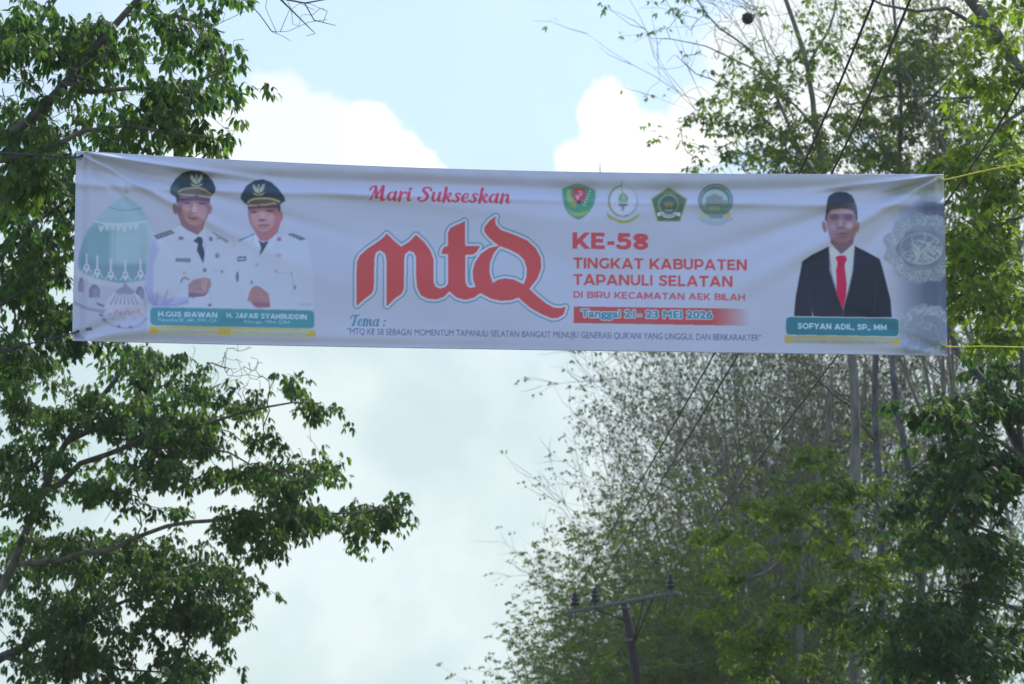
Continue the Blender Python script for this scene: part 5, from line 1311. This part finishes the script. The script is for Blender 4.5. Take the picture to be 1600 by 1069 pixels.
leafy_tree('rubber_tree', 'second grey trunk below the banner with bright green foliage low on its left', 33, b,
  [([b, b + [0, 0, 5], at(1440, 900, 36), at(1420, 740, 36), at(1403, 640, 36), at(1395, 555, 36), at(1420, 400, 36), at(1450, 250, 36)], .10, .04),
   ([at(1440, 900, 36), at(1380, 800, 35.4), at(1310, 740, 35), at(1265, 715, 34.8)], .035, .008), ([at(1445, 960, 36), at(1340, 880, 35.2), at(1240, 800, 34.8), at(1190, 790, 34.6)], .035, .008), ([at(1445, 1000, 36), at(1330, 960, 35), at(1230, 960, 34.6)], .035, .008), ([at(1420, 740, 36), at(1480, 690, 35.6)], .02, .008)],
  [(1268, 722, 26, 18, 14), (1290, 757, 58, 24, 34), (1212, 790, 40, 26, 20), (1170, 845, 40, 34, 18), (1330, 775, 40, 24, 16), (1395, 880, 58, 22, 28), (1300, 830, 58, 36, 30), (1250, 945, 70, 36, 36), (1195, 1020, 80, 36, 40), (1350, 1000, 70, 46, 40), (1120, 830, 18, 26, 5), (1160, 965, 50, 50, 18), (1150, 905, 30, 30, 10), (1440, 830, 40, 20, 10), (1330, 920, 60, 30, 20)],
  (34.8, 0.9), M['leaf_bright'], M['bark_dark'], dens=1.25, leaf=0.15, per_whorl=(5, 8), spray=(.26, .3, .08), droop=.5, tipr=.005)
b = np.array([at(1640, 900, 27)[0], 27, 0])
leafy_tree('rubber_tree', 'dark green tree along the right edge below the banner', 34, b,
  [([b, b + [0, 0, 4], at(1640, 900, 27), at(1600, 720, 27), at(1540, 600, 27), at(1500, 555, 27), at(1470, 480, 27)], .14, .04),
   ([at(1640, 900, 27), at(1560, 840, 26.6), at(1480, 800, 26.4)], .035, .008), ([at(1640, 980, 27), at(1540, 930, 26.6), at(1430, 930, 26.2)], .035, .008), ([at(1600, 720, 27), at(1540, 680, 26.6), at(1460, 650, 26.4)], .03, .008), ([at(1600, 720, 27), at(1590, 600, 26.6), at(1600, 480, 26.4)], .04, .02)],
  [(1535, 640, 68, 42, 40), (1470, 640, 34, 26, 12), (1582, 580, 34, 50, 16), (1540, 720, 60, 36, 28), (1500, 770, 90, 48, 54), (1480, 860, 78, 44, 44), (1560, 880, 55, 60, 36), (1450, 955, 85, 36, 36), (1550, 1000, 75, 60, 50), (1590, 760, 30, 60, 14), (1460, 1040, 80, 34, 30), (1420, 810, 30, 20, 6), (1500, 700, 40, 30, 10)],
  (26.6, 0.8), M['leaf_dark'], M['bark_dark'], dens=1.5, leaf=0.15, per_whorl=(5, 8), spray=(.26, .3, .1), droop=.65)
b = np.array([at(1760, 700, 24)[0], 24, 0])
leafy_tree('rubber_tree', 'sunlit tree at the right edge whose thick limb leans in above the yellow rope', 35, b,
  [([b, b + [0, 0, 4], at(1740, 500, 24), at(1680, 280, 24), at(1610, 140, 24), at(1560, 60, 24), at(1510, -10, 24), at(1470, -80, 24)], .15, .075),
   ([at(1562, 62, 24), at(1480, 20, 23.8), at(1400, 14, 23.6), at(1340, -10, 23.5)], .03, .012), ([at(1680, 280, 24), at(1600, 330, 23.5), at(1530, 380, 23.2)], .04, .008), ([at(1700, 340, 24), at(1620, 430, 23.5), at(1540, 480, 23.2)], .04, .008), ([at(1620, 150, 24), at(1560, 200, 23.6), at(1500, 230, 23.4)], .03, .008)],
  [(1560, 215, 60, 55, 40), (1560, 300, 55, 50, 38), (1545, 380, 60, 50, 46), (1545, 460, 60, 48, 46), (1570, 530, 45, 30, 16), (1590, 120, 30, 50, 12), (1570, 60, 36, 40, 9), (1520, 130, 40, 30, 9), (1500, 280, 30, 40, 9), (1500, 400, 30, 60, 12), (1590, 20, 25, 30, 8)],
  (23.5, 0.7), M['leaf_bright'], M['bark'], dens=1.45, leaf=0.14, per_whorl=(4, 7), spray=(.22, .3, .1), droop=.55, tipr=.004)
b = np.array([at(1250, 1000, 47)[0], 47, 0])
leafy_tree('rubber_tree', 'mid green tree standing behind the bright foliage low on the right', 36, b,
  [([b, b + [0, 0, 5], at(1250, 900, 47), at(1290, 700, 47), at(1300, 580, 47)], .15, .05), ([at(1255, 850, 47), at(1180, 900, 46.5), at(1080, 960, 46)], .04, .01), ([at(1270, 790, 47), at(1380, 800, 46.6), at(1480, 760, 46.5)], .04, .01)],
  [(1180, 920, 100, 60, 50), (1060, 1000, 90, 60, 50), (1300, 900, 90, 60, 40), (1420, 760, 90, 60, 40), (1400, 1040, 120, 40, 40), (1250, 1050, 90, 30, 30), (960, 1040, 60, 30, 24), (1180, 760, 60, 60, 14), (1380, 640, 60, 50, 14)],
  (46.5, 1.2), M['leaf_mid'], M['bark_grey'], leaf=0.15, per_whorl=(4, 7), spray=(.4, .4, .2), detailed=False)

# ---- round nest in the upper right tree
c = at(1168, 30, 36.6)
g = np.random.default_rng(8)
th, ph = np.meshgrid(np.linspace(0, np.pi, 15), np.linspace(0, 2 * np.pi, 25)[:-1], indexing='ij')
rr_ = 0.115 * (1 + g.normal(0, .09, th.shape)) * (1 + .12 * np.cos(th))
vv_ = np.stack([rr_ * np.sin(th) * np.cos(ph), rr_ * np.sin(th) * np.sin(ph), rr_ * np.cos(th) * 1.05], -1).reshape(-1, 3) + c
i = np.arange(14)[:, None] * 24; j = np.arange(24)[None]; k = (j + 1) % 24
mb = MB(); mb.add(vv_, [np.stack([i + j, i + 24 + j, i + 24 + k, i + k], -1).reshape(-1, 4)])
for q in range(16):                                      # loose stalks sticking out of it
    d = unit(g.normal(0, 1, 3) + np.array([0, 0, -.5]))
    mb.tube([c + d * .08, c + d * .15 + g.normal(0, .02, 3), c + d * g.uniform(.18, .30) + g.normal(0, .04, 3)], [.006, .005, .003], 3)
nest = mb.build('nest', M['nest'], None, False)
tag(nest, 'dark round insect nest hanging among bare twigs at the top right', 'nest')

# ------------------------------------------------------------------ thin humid air between here and the far trees
mb = MB(); mb.box((10, 45, 14.5), (75, 75, 16.0))
m_air = bpy.data.materials.new('humid_air'); m_air.use_nodes = True
nt = m_air.node_tree; nt.nodes.clear()
vo = nt.nodes.new("ShaderNodeVolumePrincipled"); vo.inputs['Color'].default_value = (0.92, 0.96, 0.97, 1); vo.inputs['Density'].default_value = 0.0004; vo.inputs['Anisotropy'].default_value = 0.3
om = nt.nodes.new("ShaderNodeOutputMaterial"); nt.links.new(vo.outputs[0], om.inputs['Volume'])
tag(mb.build('haze', m_air), kind='stuff')
